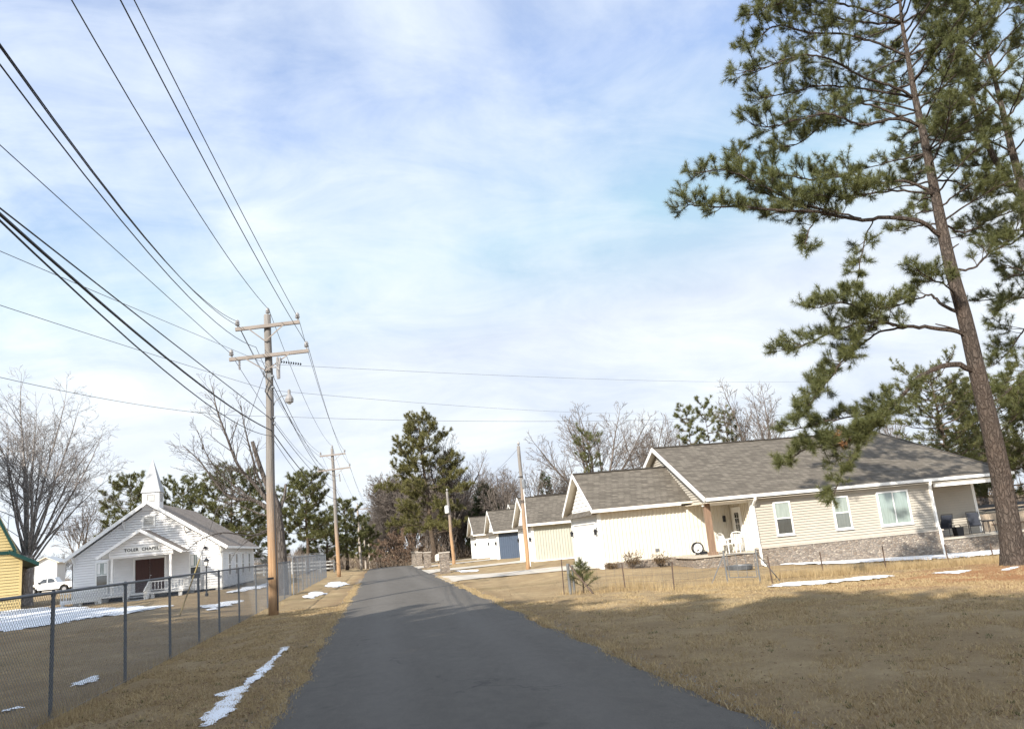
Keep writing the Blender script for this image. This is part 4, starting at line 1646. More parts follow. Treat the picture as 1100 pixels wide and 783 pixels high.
# pipe gate
ga_, gb_ = gat(782, 628), gat(817, 627)
G = thing('farm_gate', 'small grey pipe gate with angled end braces in the wire fence', 'gate', tuple((ga_+gb_)/2))
for g, nm in ((ga_, 1), (gb_, 1)):
    part('gate_post', MB().tube([g-Vector((0, 0, .1)), g+Vector((0, 0, 1.12))], .03, 8), 'pipe', G)
part('brace', MB().tube([ga_+Vector((0, 0, .98)), gat(764, 629)], .018, 6), 'pipe', G)
part('brace', MB().tube([gb_+Vector((0, 0, 1.02)), gat(838, 624)], .018, 6), 'pipe', G)
mb = MB()
a, b = ga_+Vector((.1, 0, 0)), gb_-Vector((.08, 0, 0))
for zz in (.22, .98):
    mb.tube([a+Vector((0, 0, zz)), b+Vector((0, 0, zz))], .016, 6)
for t in (0, .33, .66, 1):
    c_ = a+(b-a)*t
    mb.tube([c_+Vector((0, 0, .22)), c_+Vector((0, 0, .98))], .015 if t in (0, 1) else .009, 6)
for zz in (.4, .6, .8):
    mb.tube([a+Vector((0, 0, zz)), b+Vector((0, 0, zz))], .005, 4)
part('gate_leaf', mb, 'pipe', G)

# wooden privacy fence behind the corner porch
Yf = 50.5
a, b = atY(1046, 560, Yf).x, atY(1130, 560, Yf).x
R3 = thing('board_fence', 'weathered vertical board fence behind the corner porch', 'fence', ((a+b)/2, Yf, H((a+b)/2, Yf)))
zt = atY(1060, 552, Yf).z
mb = MB()
x = a
while x < b:
    mb.box((x, Yf, H(x, Yf)-.1), (x+.135, Yf+.02, zt+rnd.uniform(-.03, .03)))
    x += .145
part('board_panel', mb, 'wood_fence', R3)
mb = MB()
for zz in (.4, 1.6):
    mb.box((a, Yf+.021, H(a, Yf)+zz), (b, Yf+.06, H(a, Yf)+zz+.09))
part('rail', mb, 'wood_fence', R3)
Yd = 39.5
a, b = atY(1066, 560, Yd).x, atY(1110, 560, Yd).x
R4 = thing('deck_railing', 'brown slatted wooden railing standing right of the corner porch chairs', 'railing', ((a+b)/2, Yd, -.7))
zt = atY(1070, 563, Yd).z
mb = MB()
x = a
while x < b:
    mb.box((x, Yd, -.8), (x+.11, Yd+.025, zt-.03))
    x += .125
part('board_panel', mb, 'wood_fence', R4)
part('cap_rail', MB().box((a-.05, Yd-.04, zt-.03), (b, Yd+.06, zt+.03)), 'wood_post', R4)
# low shed roof seen over the fence
Ys = 58
a, b = atY(1058, 545, Ys).x, atY(1125, 545, Ys).x
zt = atY(1072, 541, Ys).z
zb = H(a, Ys)
Rs = thing('shed', 'low grey shed seen over the board fence beside the pine trunk', 'shed', ((a+b)/2, Ys, zb))
part('wall', MB().box((a, Ys, zb-.1), (b, Ys+4, zt-.45)), 'grey_board', Rs)
top = [(a-.3, Ys-.3, zt-.5), (b+.3, Ys-.3, zt-.5), (b+.3, Ys+2, zt), (a-.3, Ys+2, zt), (a-.3, Ys+4.3, zt-.5), (b+.3, Ys+4.3, zt-.5)]
part('roof', roof(MB(), top, [(0, 1, 2, 3), (3, 2, 5, 4)], .08), 'ridge', Rs)

# ------------------------------------------------------------------ small things


def pillar(px, py_b, Y, label, w=.66, h=1.42):
    x = atY(px, py_b, Y).x
    z = H(x, Y)
    R_ = thing('stone_pillar', label, 'pillar', (x, Y, z), 'stone mailbox pillars along the right road edge')
    mb = MB()
    nl = 9
    r = random.Random(int(px))
    for i in range(nl):
        e = r.uniform(-.015, .02)
        mb.box((x-w/2-e, Y-w/2-e, z-.1+(h+.1)*i/nl), (x+w/2+e, Y+w/2+e, z-.1+(h+.1)*(i+1)/nl-.006))
    part('stone_shaft', mb, 'stone', R_)
    part('cap', MB().box((x-w/2-.06, Y-w/2-.06, z+h-.004), (x+w/2+.06, Y+w/2+.06, z+h+.08)), 'stone_cap', R_)
    part('mail_slot', MB().box((x-w/2-.035, Y-.18, z+.85), (x-w/2+.01, Y+.18, z+1.12)), 'black_metal', R_)


pillar(478.5, 616, 59.5, 'nearest stone pillar beside the driveway mouth')
pillar(459.5, 609, 79, 'second stone pillar from the camera, between the nearest one and the farthest pair')
pillar(450.5, 606, 93, 'right one of the two farthest stone pillars')
pillar(446, 606, 100, 'left one of the two farthest stone pillars', .75, 1.5)
x = atY(467.5, 600, 78).x+.3
R_ = thing('mailbox', 'cream mailbox on a post between the two nearest stone pillars', 'mailbox', (x, 78, H(x, 78)))
part('post', MB().box((x-.05, 77.95, H(x, 78)-.1), (x+.05, 78.05, H(x, 78)+.55)), 'wood_fence', R_)
mb = MB()
n = 10
prof = [(x+.3*math.cos(PI*k/n), H(x, 78)+.98+.22*math.sin(PI*k/n)) for k in range(n+1)]
prof = [(x+.3, H(x, 78)+.55)] + prof + [(x-.3, H(x, 78)+.55)]
mb.poly_slab([(a, 77.6, b) for a, b in prof], (0, .8, 0))
part('box', mb, 'beige_trim', R_)

# yard lamp in front of the chapel
g = gat(222, 640)
R_ = thing('lamp_post', 'slim black lamp post with a lantern in front of the chapel', 'lamp post', tuple(g))
part('shaft', MB().lathe(g, [(.09, -.1), (.09, .12), (.05, .18), (.038, .3), (.034, 1.55), (.06, 1.58), (.03, 1.64)], 10), 'black_metal', R_)
mb = MB().lathe(g+Vector((0, 0, 1.64)), [(.07, 0), (.10, .05), (.13, .25)], 6)
ln = part('lantern', mb, 'lamp_glass', R_)
mb = MB().lathe(g+Vector((0, 0, 1.885)), [(.17, 0), (.16, .03), (.05, .17), (.02, .19), (.02, .27)], 6)
part('lantern_cap', mb, 'black_metal', ln)


# porch chairs
def sling_chair(x, y, z, rz, label):
    R_ = thing('patio_chair', label, 'chair', (x, y, z), 'dark sling chairs on the corner porch')
    def V(a, b, c):
        return (x+a*math.cos(rz)-b*math.sin(rz), y+a*math.sin(rz)+b*math.cos(rz), z+c)
    mb = MB()
    mb.poly_slab([V(-.26, .22, .40), V(.26, .22, .40), V(.26, -.26, .44), V(-.26, -.26, .44)], (0, 0, .02))
    part('seat', mb, 'sling', R_)
    mb = MB()
    q = [V(-.26, .22, .42), V(.26, .22, .42), V(.26, .52, 1.06), V(-.26, .52, 1.06)]
    d = Vector(V(0, -.02, .01))-Vector(V(0, 0, 0))
    mb.poly_slab(q, d)
    part('backrest', mb, 'sling', R_)
    for s_ in (-1, 1):
        mb = MB()
        mb.tube([V(s_*.29, -.34, 0), V(s_*.29, -.28, .42), V(s_*.29, -.24, .64)], .018, 6)
        part('leg', mb, 'black_metal', R_)
        mb = MB()
        mb.tube([V(s_*.29, .42, 0), V(s_*.29, .26, .42), V(s_*.29, .40, .75), V(s_*.28, .54, 1.1)], .018, 6)
        part('leg', mb, 'black_metal', R_)
        mb = MB().bar(V(s_*.29, -.30, .645), V(s_*.29, .37, .66), .055, .03)
        part('armrest', mb, 'black_metal', R_)
    mb = MB()
    mb.tube([V(-.28, .54, 1.1), V(.28, .54, 1.1)], .018, 6)
    mb.tube([V(-.29, -.3, .40), V(.29, -.3, .40)], .015, 6)
    part('back_frame', mb, 'black_metal', R_)


sling_chair(28.55, 37.9, .06, -1.0, 'dark sling chair at the left end of the corner porch, next to the downspout')
sling_chair(30.35, 37.95, .06, -.55, 'dark blue backed sling chair in the middle of the corner porch')
R_ = thing('side_table', 'low black slatted table right beside the middle porch chair', 'table', (31.15, 38.0, .06))
mb = MB().lathe((31.15, 38.0, .06+.56), [(.30, 0), (.32, .02), (.32, .05), (.28, .07)], 12)
part('table_top', mb, 'black_metal', R_)
for k in range(4):
    an = PI/4+k*PI/2
    part('leg', MB().tube([(31.15+.3*math.cos(an), 38+.3*math.sin(an), .06), (31.15+.2*math.cos(an), 38+.2*math.sin(an), .62)], .017, 6), 'black_metal', R_)
R_ = thing('planter', 'low black planter box on the corner porch between the two sling chairs', 'planter', (29.15, 37.75, .06))
mb = MB()
mb.poly_slab([(28.98, 37.6, .06), (29.32, 37.6, .06), (29.36, 37.6, .5), (28.94, 37.6, .5)], (0, .34, 0))
part('tub', mb, 'black_metal', R_)
mb = MB().tube([(28.96, 37.77, .5), (29.02, 37.77, .62), (29.28, 37.77, .62), (29.34, 37.77, .5)], .018, 6)
part('handle', mb, 'black_metal', R_)


# white garden chairs by the porch column
def white_chair(x, y, z, rz, label):
    R_ = thing('garden_chair', label, 'chair', (x, y, z), 'white garden chairs on the front porch')
    def V(a, b, c):
        return (x+a*math.cos(rz)-b*math.sin(rz), y+a*math.sin(rz)+b*math.cos(rz), z+c)
    part('seat', MB().poly_slab([V(-.25, -.25, .42), V(.25, -.25, .42), V(.22, .23, .40), V(-.22, .23, .40)], (0, 0, .03)), 'plastic_white', R_)
    mb = MB()
    for k in range(5):
        xx = -.18+k*.09
        mb.bar(V(xx, .24, .42), V(xx*1.05, .36, .86), .045, .015)
    part('backrest', mb, 'plastic_white', R_)
    mb = MB().tube([V(-.25, .24, .40), V(-.27, .36, .84), V(-.2, .39, .93), V(0, .4, .96), V(.2, .39, .93), V(.27, .36, .84), V(.25, .24, .40)], .022, 6)
    part('back_frame', mb, 'plastic_white', R_)
    for s_ in (-1, 1):
        part('armrest', MB().tube([V(s_*.27, .33, .66), V(s_*.28, -.2, .66), V(s_*.27, -.26, .6)], .024, 6), 'plastic_white', R_)
        part('leg', MB().tube([V(s_*.27, -.26, .6), V(s_*.27, -.29, 0)], .022, 6), 'plastic_white', R_)
        part('leg', MB().tube([V(s_*.24, .23, .42), V(s_*.26, .32, 0)], .022, 6), 'plastic_white', R_)


white_chair(16.45, 37.45, .37, .5, 'white slatted garden chair right of the wooden porch column')
white_chair(17.1, 37.9, .37, -.7, 'white garden chair in front of the porch door')

# hose reel on the porch slab
hx, hy, hz = atY(752, 592, 39.0).x, 38.9, .40
R_ = thing('hose_reel', 'black and white hose reel leaning by the cream garage wall', 'hose reel', (hx, hy, hz))
mb = MB()
m_ = 20
for (rr, off) in ((.27, 0), (.27, .16)):
    pts = [(hx-.12+rr*math.cos(2*PI*k/m_), hy+off, hz+.3+rr*math.sin(2*PI*k/m_)) for k in range(m_+1)]
    mb.tube(pts, .03, 6)
part('rim', mb, 'black_metal', R_)
mb = MB()
for k in range(4):
    rr = .2
    pts = [(hx-.12+rr*math.cos(2*PI*j/m_), hy+.03+k*.035, hz+.3+rr*math.sin(2*PI*j/m_)) for j in range(m_+1)]
    mb.tube(pts, .035, 6)
part('hose', mb, 'plastic_white', R_)
mb = MB()
mb.tube([(hx-.05, hy, hz+.72), (hx-.12, hy+.08, hz+.3), (hx+.32, hy+.05, hz)], .025, 6)
mb.tube([(hx-.1, hy+.1, hz+.3), (hx-.35, hy, hz)], .025, 6)
part('stand', mb, 'plastic_white', R_)
part('foot_tray', MB().box((hx-.05, hy-.12, hz), (hx+.3, hy+.15, hz+.12)), 'black_metal', R_)

g = gat(795, 612)
mb = MB().lathe(g, [(.50, 0), (.55, .02), (.56, .2), (.53, .2), (.50, .08), (.0, .07)], 20)
own('fire_ring', mb, 'dark_galv', g, 'low round dark metal ring on the ground behind the pipe gate', 'fire ring')
g = gat(1083, 598)
R_ = thing('garden_stake', 'thin dark iron garden stake with a finial beside the big pine trunk', 'garden stake', tuple(g))
part('rod', MB().tube([g-Vector((0, 0, .1)), g+Vector((-.05, 0, .85))], .02, 6), 'black_metal', R_)
mb = MB().lathe(g+Vector((-.05, 0, .45)), [(.02, 0), (.10, .1), (.11, .22), (.04, .34), (.015, .5)], 8)
part('finial', mb, 'black_metal', R_)


# ------------------------------------------------------------------ snow
def snow(label, poly, seed, res=.12, edge=.35, th=.05, thr=.0):
    """irregular sheet of melting snow: poly given in world xy, ragged edge from noise"""
    r = np.random.default_rng(seed)
    P = np.array(poly)
    x0, y0 = P.min(0)-.4
    x1, y1 = P.max(0)+.4
    nx, ny = int((x1-x0)/res)+2, int((y1-y0)/res)+2
    X, Y = np.meshgrid(x0+np.arange(nx)*res, y0+np.arange(ny)*res)
    X = X + r.uniform(-.35, .35, X.shape)*res
    Y = Y + r.uniform(-.35, .35, X.shape)*res
    # signed distance to polygon
    D = np.full(X.shape, 1e9)
    inside = np.zeros(X.shape, bool)
    n = len(P)
    for i in range(n):
        a, b = P[i], P[(i+1) % n]
        ab = b-a
        t = np.clip(((X-a[0])*ab[0]+(Y-a[1])*ab[1])/(ab@ab+1e-9), 0, 1)
        D = np.minimum(D, np.hypot(X-a[0]-t*ab[0], Y-a[1]-t*ab[1]))
        c_ = ((a[1] > Y) != (b[1] > Y)) & (X < (b[0]-a[0])*(Y-a[1])/(b[1]-a[1]+1e-12)+a[0])
        inside ^= c_
    D = np.where(inside, D, -D)
    nz = np.zeros(X.shape)
    for sc_, am in ((1.1, 1.0), (.45, .6), (.2, .45), (.09, .35)):
        for q in range(3):
            k = r.normal(size=2)/sc_*2.0
            nz += am*np.sin(X*k[0]+Y*k[1]+r.uniform(0, 6.28))/3
    Fv = D + edge*nz - thr
    Z = Hn(X, Y)+.012+th*np.clip(Fv/.3, 0, 1)**.6 + .012*nz*np.clip(Fv/.3, 0, 1)
    idx = -np.ones(X.shape, int)
    V = []
    T = []
    keep = Fv > 0
    for j in range(ny-1):
        for i in range(nx-1):
            ids = [(j, i), (j, i+1), (j+1, i+1), (j+1, i)]
            kk = [q for q in ids if keep[q]]
            if len(kk) < 3:
                continue
            f = []
            for q in kk:
                if idx[q] < 0:
                    idx[q] = len(V)
                    V.append((X[q], Y[q], Z[q]))
                f.append(int(idx[q]))
            T.append(tuple(f))
    mb = MB()
    mb.v = V
    mb.f = T
    c_ = P.mean(0)
    own('snow_patch', mb, 'snow', (c_[0], c_[1], H(c_[0], c_[1])), label, 'snow patch', 'melting snow patches', True)


def px2(*pts):
    return [tuple(gat(a, b)[:2]) for a, b in pts]


snow('long narrow strip of snow on the verge between the fence and the road', px2((207, 785), (233, 785), (258, 754), (287, 721), (310, 696), (305, 695), (277, 722), (256, 738), (232, 747), (230, 751), (243, 750)), 1, .05, .07, .022)
snow('largest sheet of snow on the lawn in front of the chapel', px2((-60, 672), (-60, 654), (0, 657), (60, 652), (110, 654), (170, 651), (205, 650), (150, 658), (100, 664), (50, 672), (0, 680)), 2, .16, .5, .05)
snow('flat snow along the right side wall of the chapel', px2((243, 637), (262, 631), (288, 627), (300, 628), (282, 632), (262, 636)), 3, .2, .25, .05)
snow('thin broken snow at the bottom left corner behind the fence', px2((-20, 778), (-20, 766), (4, 764), (24, 757), (32, 760), (10, 770)), 4, .05, .2, .03, .08)
snow('thin broken snow behind the second fence post', px2((70, 740), (95, 727), (116, 722), (108, 728), (88, 738)), 5, .05, .2, .03, .10)
snow('small snow patch on the verge below the second utility pole', px2((348, 631), (352, 626), (368, 625), (374, 628), (362, 631)), 6, .12, .2, .06)
snow('small snow patch on the verge between the two nearest utility poles', px2((324, 643), (332, 637), (346, 636), (350, 638), (336, 643)), 7, .1, .15, .06)
snow('streak of snow across the lawn before the stone skirting', px2((816, 632), (850, 626), (890, 624), (930, 620), (966, 618), (950, 622), (900, 627), (860, 631)), 8, .12, .25, .05)
snow('small snow patch on the pine straw near the fence', px2((1000, 616), (1030, 614), (1045, 613), (1030, 617)), 18, .08, .08, .04)
snow('small snow patch beside the big pine trunk', px2((1068, 614), (1085, 610), (1098, 609), (1088, 613)), 9, .08, .08, .04)
snow('band of snow at the foot of the stone skirting', px2((822, 607), (900, 602), (960, 599), (1010, 596), (1090, 590), (1090, 594), (1012, 601), (960, 603), (900, 606)), 10, .14, .12, .06)
snow('band of snow beside the driveway behind the nearest stone pillar', px2((488, 613), (515, 612), (518, 614), (495, 615)), 11, .14, .15, .03)
snow('thin snow smear on the chapel lawn left of the lamp post', px2((215, 652), (240, 647), (262, 645), (250, 650), (225, 656)), 12, .12, .3, .03, .05)

# ------------------------------------------------------------------ trees


def catmull(pts, n):
    P = [Vector(p) for p in pts]
    P = [P[0]*2-P[1]]+P+[P[-1]*2-P[-2]]
    out = []
    for i in range(1, len(P)-2):
        for k in range(n):
            t = k/n
            a, b, c, d = P[i-1], P[i], P[i+1], P[i+2]
            out.append(.5*((2*b)+(-a+c)*t+(2*a-5*b+4*c-d)*t*t+(-a+3*b-3*c+d)*t**3))
    out.append(P[-2])
    return out


def rv(r):
    while True:
        v = Vector((r.uniform(-1, 1), r.uniform(-1, 1), r.uniform(-1, 1)))
        if .05 < v.length < 1:
            return v.normalized()


def bare_branch(r, out, p, d, L, rad, lvl, maxl, upb=.05, dens=1.0, rmin=.009, first=.25, jit=.10):
    nseg = max(3, min(14, int(L/.45)))
    st = L/nseg
    pts = [Vector(p)]
    d = Vector(d).normalized()
    for i in range(nseg):
        d = (d+rv(r)*jit+Vector((0, 0, upb))).normalized()
        pts.append(pts[-1]+d*st)
    radii = [max(rmin*.7, rad*(1-i/nseg)**.75) for i in range(nseg+1)]
    out[0 if lvl == 0 else 1].tube(pts, radii, 7 if rad > .12 else (5 if rad > .04 else 3), cap=False)
    if lvl >= maxl or L < .35:
        return
    ns = max(2, int(L/(.62, .5, .36, .3, .3)[min(4, lvl)]*dens))
    ns = min(ns, 18)
    for k in range(ns):
        t = first+(1-first)*(k+r.random())/ns
        i = min(nseg-1, int(t*nseg))
        q = pts[i].lerp(pts[i+1], t*nseg-i)
        dd = (pts[i+1]-pts[i]).normalized()
        side = dd.cross(rv(r)).normalized()
        an = math.radians(r.uniform(25, 52))
        nd = dd*math.cos(an)+side*math.sin(an)
        nl = L*(1.08-t)*r.uniform(.36, .66)+.22
        bare_branch(r, out, q, nd, nl, max(rmin, radii[i]*r.uniform(.36, .52)), lvl+1, maxl, upb, dens, rmin, .18, jit*1.15)


def bare_tree(label, loc, height, seed, trunk_r=.3, fork=.22, n_lead=5, spread=32, maxl=3, dens=1.0, bark='grey_bark', group=None, rmin=.009, upb=.05):
    r = random.Random(seed)
    R_ = thing('bare_tree', label, 'tree', (0, 0, 0), group)
    out = [MB(), MB()]
    fh = height*fork
    n = 6
    pts = [Vector((r.uniform(-.06, .06)*i, r.uniform(-.06, .06)*i, -.3+(fh+.3)*i/n)) for i in range(n+1)]
    out[0].tube(pts, [trunk_r*(1.35 if i == 0 else 1-.25*i/n) for i in range(n+1)], 10)
    top = pts[-1]
    L = (height-fh)
    for k in range(n_lead):
        an = math.radians(r.uniform(4, spread) if k else r.uniform(0, 8))
        az = 2*PI*(k+r.uniform(-.3, .3))/max(1, n_lead-1)
        d = Vector((math.sin(an)*math.cos(az), math.sin(an)*math.sin(az), math.cos(an)))
        p = pts[-1-(k % 2)]
        bare_branch(r, out, p, d, L*r.uniform(.82, 1.0), trunk_r*r.uniform(.36, .5), 0, maxl, upb, dens, rmin)
    part('trunk', out[0], bark, R_, True)
    part('crown', out[1], bark, R_)
    R_.location = loc
    return R_


def needle_tufts(C_, A_, n, length, width, rng, spread=.9):
    C_ = np.asarray(C_, float)
    A_ = np.asarray(A_, float)
    m_ = len(C_)
    c = np.repeat(C_, n, 0)
    a = np.repeat(A_, n, 0)
    v = rng.normal(size=c.shape)
    v /= np.linalg.norm(v, axis=1)[:, None]
    d = a*rng.uniform(.25, 1.0, (len(c), 1))+v*spread
    d /= np.linalg.norm(d, axis=1)[:, None]
    u = np.cross(d, rng.normal(size=c.shape))
    u /= np.linalg.norm(u, axis=1)[:, None]+1e-9
    ln = length*rng.uniform(.65, 1.15, (len(c), 1))
    base = c+a*rng.uniform(-.6, .3, (len(c), 1))*length*.6
    V = np.stack([base-u*width/2, base+u*width/2, base+d*ln], 1).reshape(-1, 3)
    T = np.arange(len(V)).reshape(-1, 3)
    return V, T


def pine_limb(r, wood, tufts, pts, r0, r1, fol, twl=1.0, sub=2, gap=.32, tg=.2, n_side=5, nside=2):
    """limb through pts (smooth) with twigs carrying needle tufts beyond fraction fol"""
    P = catmull(pts, 6)
    n = len(P)
    P = [p+rv(r)*.03*(0 if i in (0,) else 1) for i, p in enumerate(P)]
    radii = [r0+(r1-r0)*(i/(n-1))**.8 for i in range(n)]
    wood.tube(P, radii, n_side, cap=False)
    Ls = [0]
    for i in range(1, n):
        Ls.append(Ls[-1]+(P[i]-P[i-1]).length)
    tot = Ls[-1]
    s = fol*tot
    while s < tot:
        i = max(0, min(n-2, next((k for k in range(n-1) if Ls[k+1] >= s), n-2)))
        q = P[i].lerp(P[i+1], (s-Ls[i])/max(1e-6, Ls[i+1]-Ls[i]))
        tg_ = (P[i+1]-P[i]).normalized()
        for _ in range(nside):
            side = tg_.cross(Vector((0, 0, 1)))
            side = side.normalized() if side.length > .1 else Vector((1, 0, 0))
            sgn = r.choice((-1, 1))
            d = (tg_*r.uniform(.3, .9)+side*sgn*r.uniform(.5, 1.0)+Vector((0, 0, r.uniform(-.15, .65)))+rv(r)*.25).normalized()
            L = twl*r.uniform(.45, 1.1)*(1.1-.45*(s/tot))
            twig(r, wood, tufts, q, d, L, .018, sub, tg)
        s += gap*r.uniform(.7, 1.3)
    twig(r, wood, tufts, P[-1], (P[-1]-P[-2]).normalized()+Vector((0, 0, .2)), twl*.5, .015, sub, tg)


def twig(r, wood, tufts, p, d, L, rad, sub, tg):
    n = 4
    pts = [Vector(p)]
    d = Vector(d).normalized()
    for i in range(n):
        d = (d+rv(r)*.16+Vector((0, 0, .07))).normalized()
        pts.append(pts[-1]+d*(L/n))
    wood.tube(pts, [max(.005, rad*(1-.6*i/n)) for i in range(n+1)], 3, cap=False)
    s = L*.62
    while s < L:
        i = min(n-1, int(s/L*n))
        q = pts[i].lerp(pts[i+1], s/L*n-i)
        tufts.append((q, (pts[i+1]-pts[i]).normalized()))
        s += tg*r.uniform(.8, 1.2)
    tufts.append((pts[-1], d))
    if sub > 0:
        for _ in range(sub):
            i = r.randint(2, n-1)
            dd = ((pts[i+1]-pts[i]).normalized()*.8+rv(r)*.8+Vector((0, 0, .15))).normalized()
            twig(r, wood, tufts, pts[i], dd, L*r.uniform(.4, .65), rad*.6, 0, tg)


def pine_tree(label, loc, height, cb, R, seed, nlimb=34, tn=20, nl=.32, nw=.04, trunk_r=.22, shape='round', group=None, name='pine_tree', needle='needle_far', lean=0., tg=.25, gap=.42, bark='far_bark', sub=2):
    r = random.Random(seed)
    rng = np.random.default_rng(seed)
    R_ = thing(name, label, 'tree', (0, 0, 0), group)
    wood, trunk, tufts = MB(), MB(), []
    n = 10
    pts = [Vector((lean*i/n+.05*math.sin(i*1.3+seed), .05*math.cos(i*.9+seed), -.3+(height*.97+.3)*i/n)) for i in range(n+1)]
    trunk.tube(pts, [trunk_r*(1.25 if i == 0 else 1.05-.92*i/n) for i in range(n+1)], 8)
    for k in range(nlimb):
        t = (k+r.random())/nlimb
        z = cb+(height-cb)*t*.97
        i = min(n-1, int((z+.3)/(height*.97+.3)*n))
        f = (z+.3)/(height*.97+.3)*n-i
        p = pts[i].lerp(pts[i+1], min(1, f))
        az = k*2.4+r.uniform(-.5, .5)
        if shape == 'cone':
            L = R*(1.02-t)*r.uniform(.75, 1.1)+.2
        elif shape == 'tall':
            L = R*(.55+.45*math.sin(PI*min(1, t*1.1+.15)))*r.uniform(.35, 1.2)*(1 if t < .8 else (1.15-t)*2.6)
        else:
            L = R*math.sqrt(max(.05, 1-(1.5*(t-.42))**2))*r.uniform(.6, 1.15)
        el = r.uniform(-.1, .25)+.55*t
        h_ = Vector((math.cos(az), math.sin(az), 0))
        q1_ = p+h_*L*.5+Vector((0, 0, L*.5*el*.6))
        q2_ = p+h_*L+Vector((0, 0, L*el+r.uniform(-.1, .2)))
        pine_limb(r, wood, tufts, [p, q1_, q2_], .05+.04*(1-t), .015, .35, .28*R+.25, sub, gap, tg, 4)
    tufts += [(pts[-1]+rv(r)*.3, Vector((0, 0, 1))) for _ in range(8)]
    part('trunk', trunk, bark, R_, True)
    part('limbs', wood, bark, R_)
    V, T = needle_tufts([t[0] for t in tufts], [t[1] for t in tufts], tn, nl, nw, rng)
    np_mesh('crown', V, T, needle, R_)
    R_.location = loc
    return R_


# --- the two big pines on the right, limb by limb
def big_pine():
    r = random.Random(11)
    rng = np.random.default_rng(11)
    Y0 = 25.3
    base = atY(1090, 606, Y0)
    R_ = thing('pine_tree', 'large leaning plated bark pine with wide drooping limbs, in front of the cream house', 'tree', (base.x, base.y, H(base.x, base.y)))
    cl = [(1094, 630, 0), (1090, 604, 0), (1081, 545, .1), (1073, 500, .1), (1062, 450, .0), (1050, 400, -.1), (1036, 340, -.2), (1022, 290, -.1), (1011, 240, .1), (1002, 195, .3), (993, 150, .4), (983, 105, .5), (975, 60, .6), (969, 25, .7), (966, -10, .7), (962, -60, .6), (960, -110, .5)]
    P = catmull([atY(a, b, Y0+c) for a, b, c in cl], 3)
    n = len(P)
    rad = []
    for i in range(n):
        z = P[i].z-base.z
        rad.append(max(.05, .375-.0142*z) + (.10*max(0, 1-z)**2))
    mb = MB().tube(P, rad, 16)
    part('trunk', mb, 'pine_bark', R_, True)
    wood, tufts = MB(), []

    def tr(py):
        k = min(range(n), key=lambda i: abs(391.5-F*((P[i]-Vector((0, 0, CAMH))).dot(up)/(P[i]-Vector((0, 0, CAMH))).dot(fw))-py))
        return P[k], rad[k]

    def limb(pxs, dy, r0, fol, twl=.8, sub=2, gap=.34, start=None):
        p0, rr = tr(pxs[0][1])
        m_ = len(pxs)
        if start is not None:
            p0 = atY(pxs[0][0], pxs[0][1], p0.y+start)
        pts = [p0]+[atY(a, b, p0.y+dy*(i+1)/(m_-1)) for i, (a, b) in enumerate(pxs[1:])]
        pine_limb(r, wood, tufts, pts, r0, .018, fol*.95, twl*1.45, 4, gap*.9, .15, 6, 2)

    # left side limbs, traced one by one from low to high
    limb([(1048, 395), (1022, 391), (990, 404), (962, 432), (938, 458), (905, 476), (872, 482)], -.6, .12, .42, .75)
    limb([(962, 432), (945, 452), (925, 475), (908, 502), (897, 530)], -.6, .05, .15, .55, start=-.3)
    limb([(985, 408), (955, 436), (925, 446), (890, 452), (850, 462)], .9, .05, .2, .6, start=-.2)
    limb([(940, 457), (905, 470), (872, 478), (850, 492), (842, 500)], -.6, .04, .15, .5, start=-.4)
    limb([(1034, 360), (1005, 352), (970, 351), (940, 345), (905, 352), (870, 368), (842, 376)], -.9, .085, .38, .75)
    limb([(975, 351), (945, 357), (915, 378), (890, 405), (868, 440)], .8, .045, .2, .6, start=-.3)
    limb([(940, 346), (920, 368), (900, 395), (880, 420), (860, 445)], -.8, .04, .2, .55, start=-.5)
    limb([(1028, 340), (1010, 325), (998, 317), (975, 325), (935, 335)], 1.2, .075, .45, .7)
    limb([(960, 350), (930, 336), (905, 325), (880, 330)], -1.0, .045, .2, .7, start=-.4)
    limb([(1010, 250), (990, 239), (955, 234), (920, 236), (880, 228), (840, 226), (800, 222), (765, 222), (738, 220)], -1.0, .10, .42, .8)
    limb([(905, 233), (872, 222), (845, 212), (810, 195), (780, 183), (752, 185)], .6, .045, .15, .8, start=-.45)
    limb([(925, 235), (885, 225), (850, 218), (820, 206), (800, 190), (795, 165)], 1.2, .04, .2, .7, start=-.4)
    limb([(938, 236), (928, 262), (921, 300), (915, 325)], -.2, .025, .3, .42, 1, start=-.35)
    limb([(885, 230), (870, 245), (865, 268)], -.2, .02, .3, .4, 1, start=-.5)
    limb([(1003, 205), (975, 195), (940, 197), (905, 190), (870, 193), (845, 188), (820, 184)], .8, .07, .4, .8)
    limb([(1003, 205), (970, 205), (935, 208), (900, 212), (880, 210)], -1.8, .05, .4, .7)
    limb([(990, 140), (960, 128), (925, 134), (890, 122), (860, 128), (830, 136), (808, 135)], -.6, .07, .38, .8)
    limb([(990, 140), (965, 125), (930, 112), (900, 118), (865, 150), (835, 160)], 1.3, .06, .38, .8)
    limb([(984, 108), (955, 92), (925, 82), (895, 65), (860, 60), (825, 72), (797, 78)], -.9, .07, .36, .85)
    limb([(984, 108), (955, 100), (915, 95), (880, 92), (850, 100), (815, 105)], .9, .06, .4, .8)
    limb([(976, 65), (945, 48), (910, 38), (870, 35), (835, 28), (805, 48)], .4, .065, .34, .85)
    limb([(970, 30), (935, 12), (900, 4), (865, -4), (830, 6), (812, 14)], -.6, .06, .34, .85)
    limb([(970, 30), (930, 25), (890, 18), (855, 12), (835, -10)], 1.3, .06, .34, .85)
    limb([(967, 0), (935, -20), (895, -25), (850, -22), (825, -5)], .5, .055, .3, .85)
    limb([(964, -40), (930, -55), (885, -60), (850, -45)], -.4, .05, .3, .85)
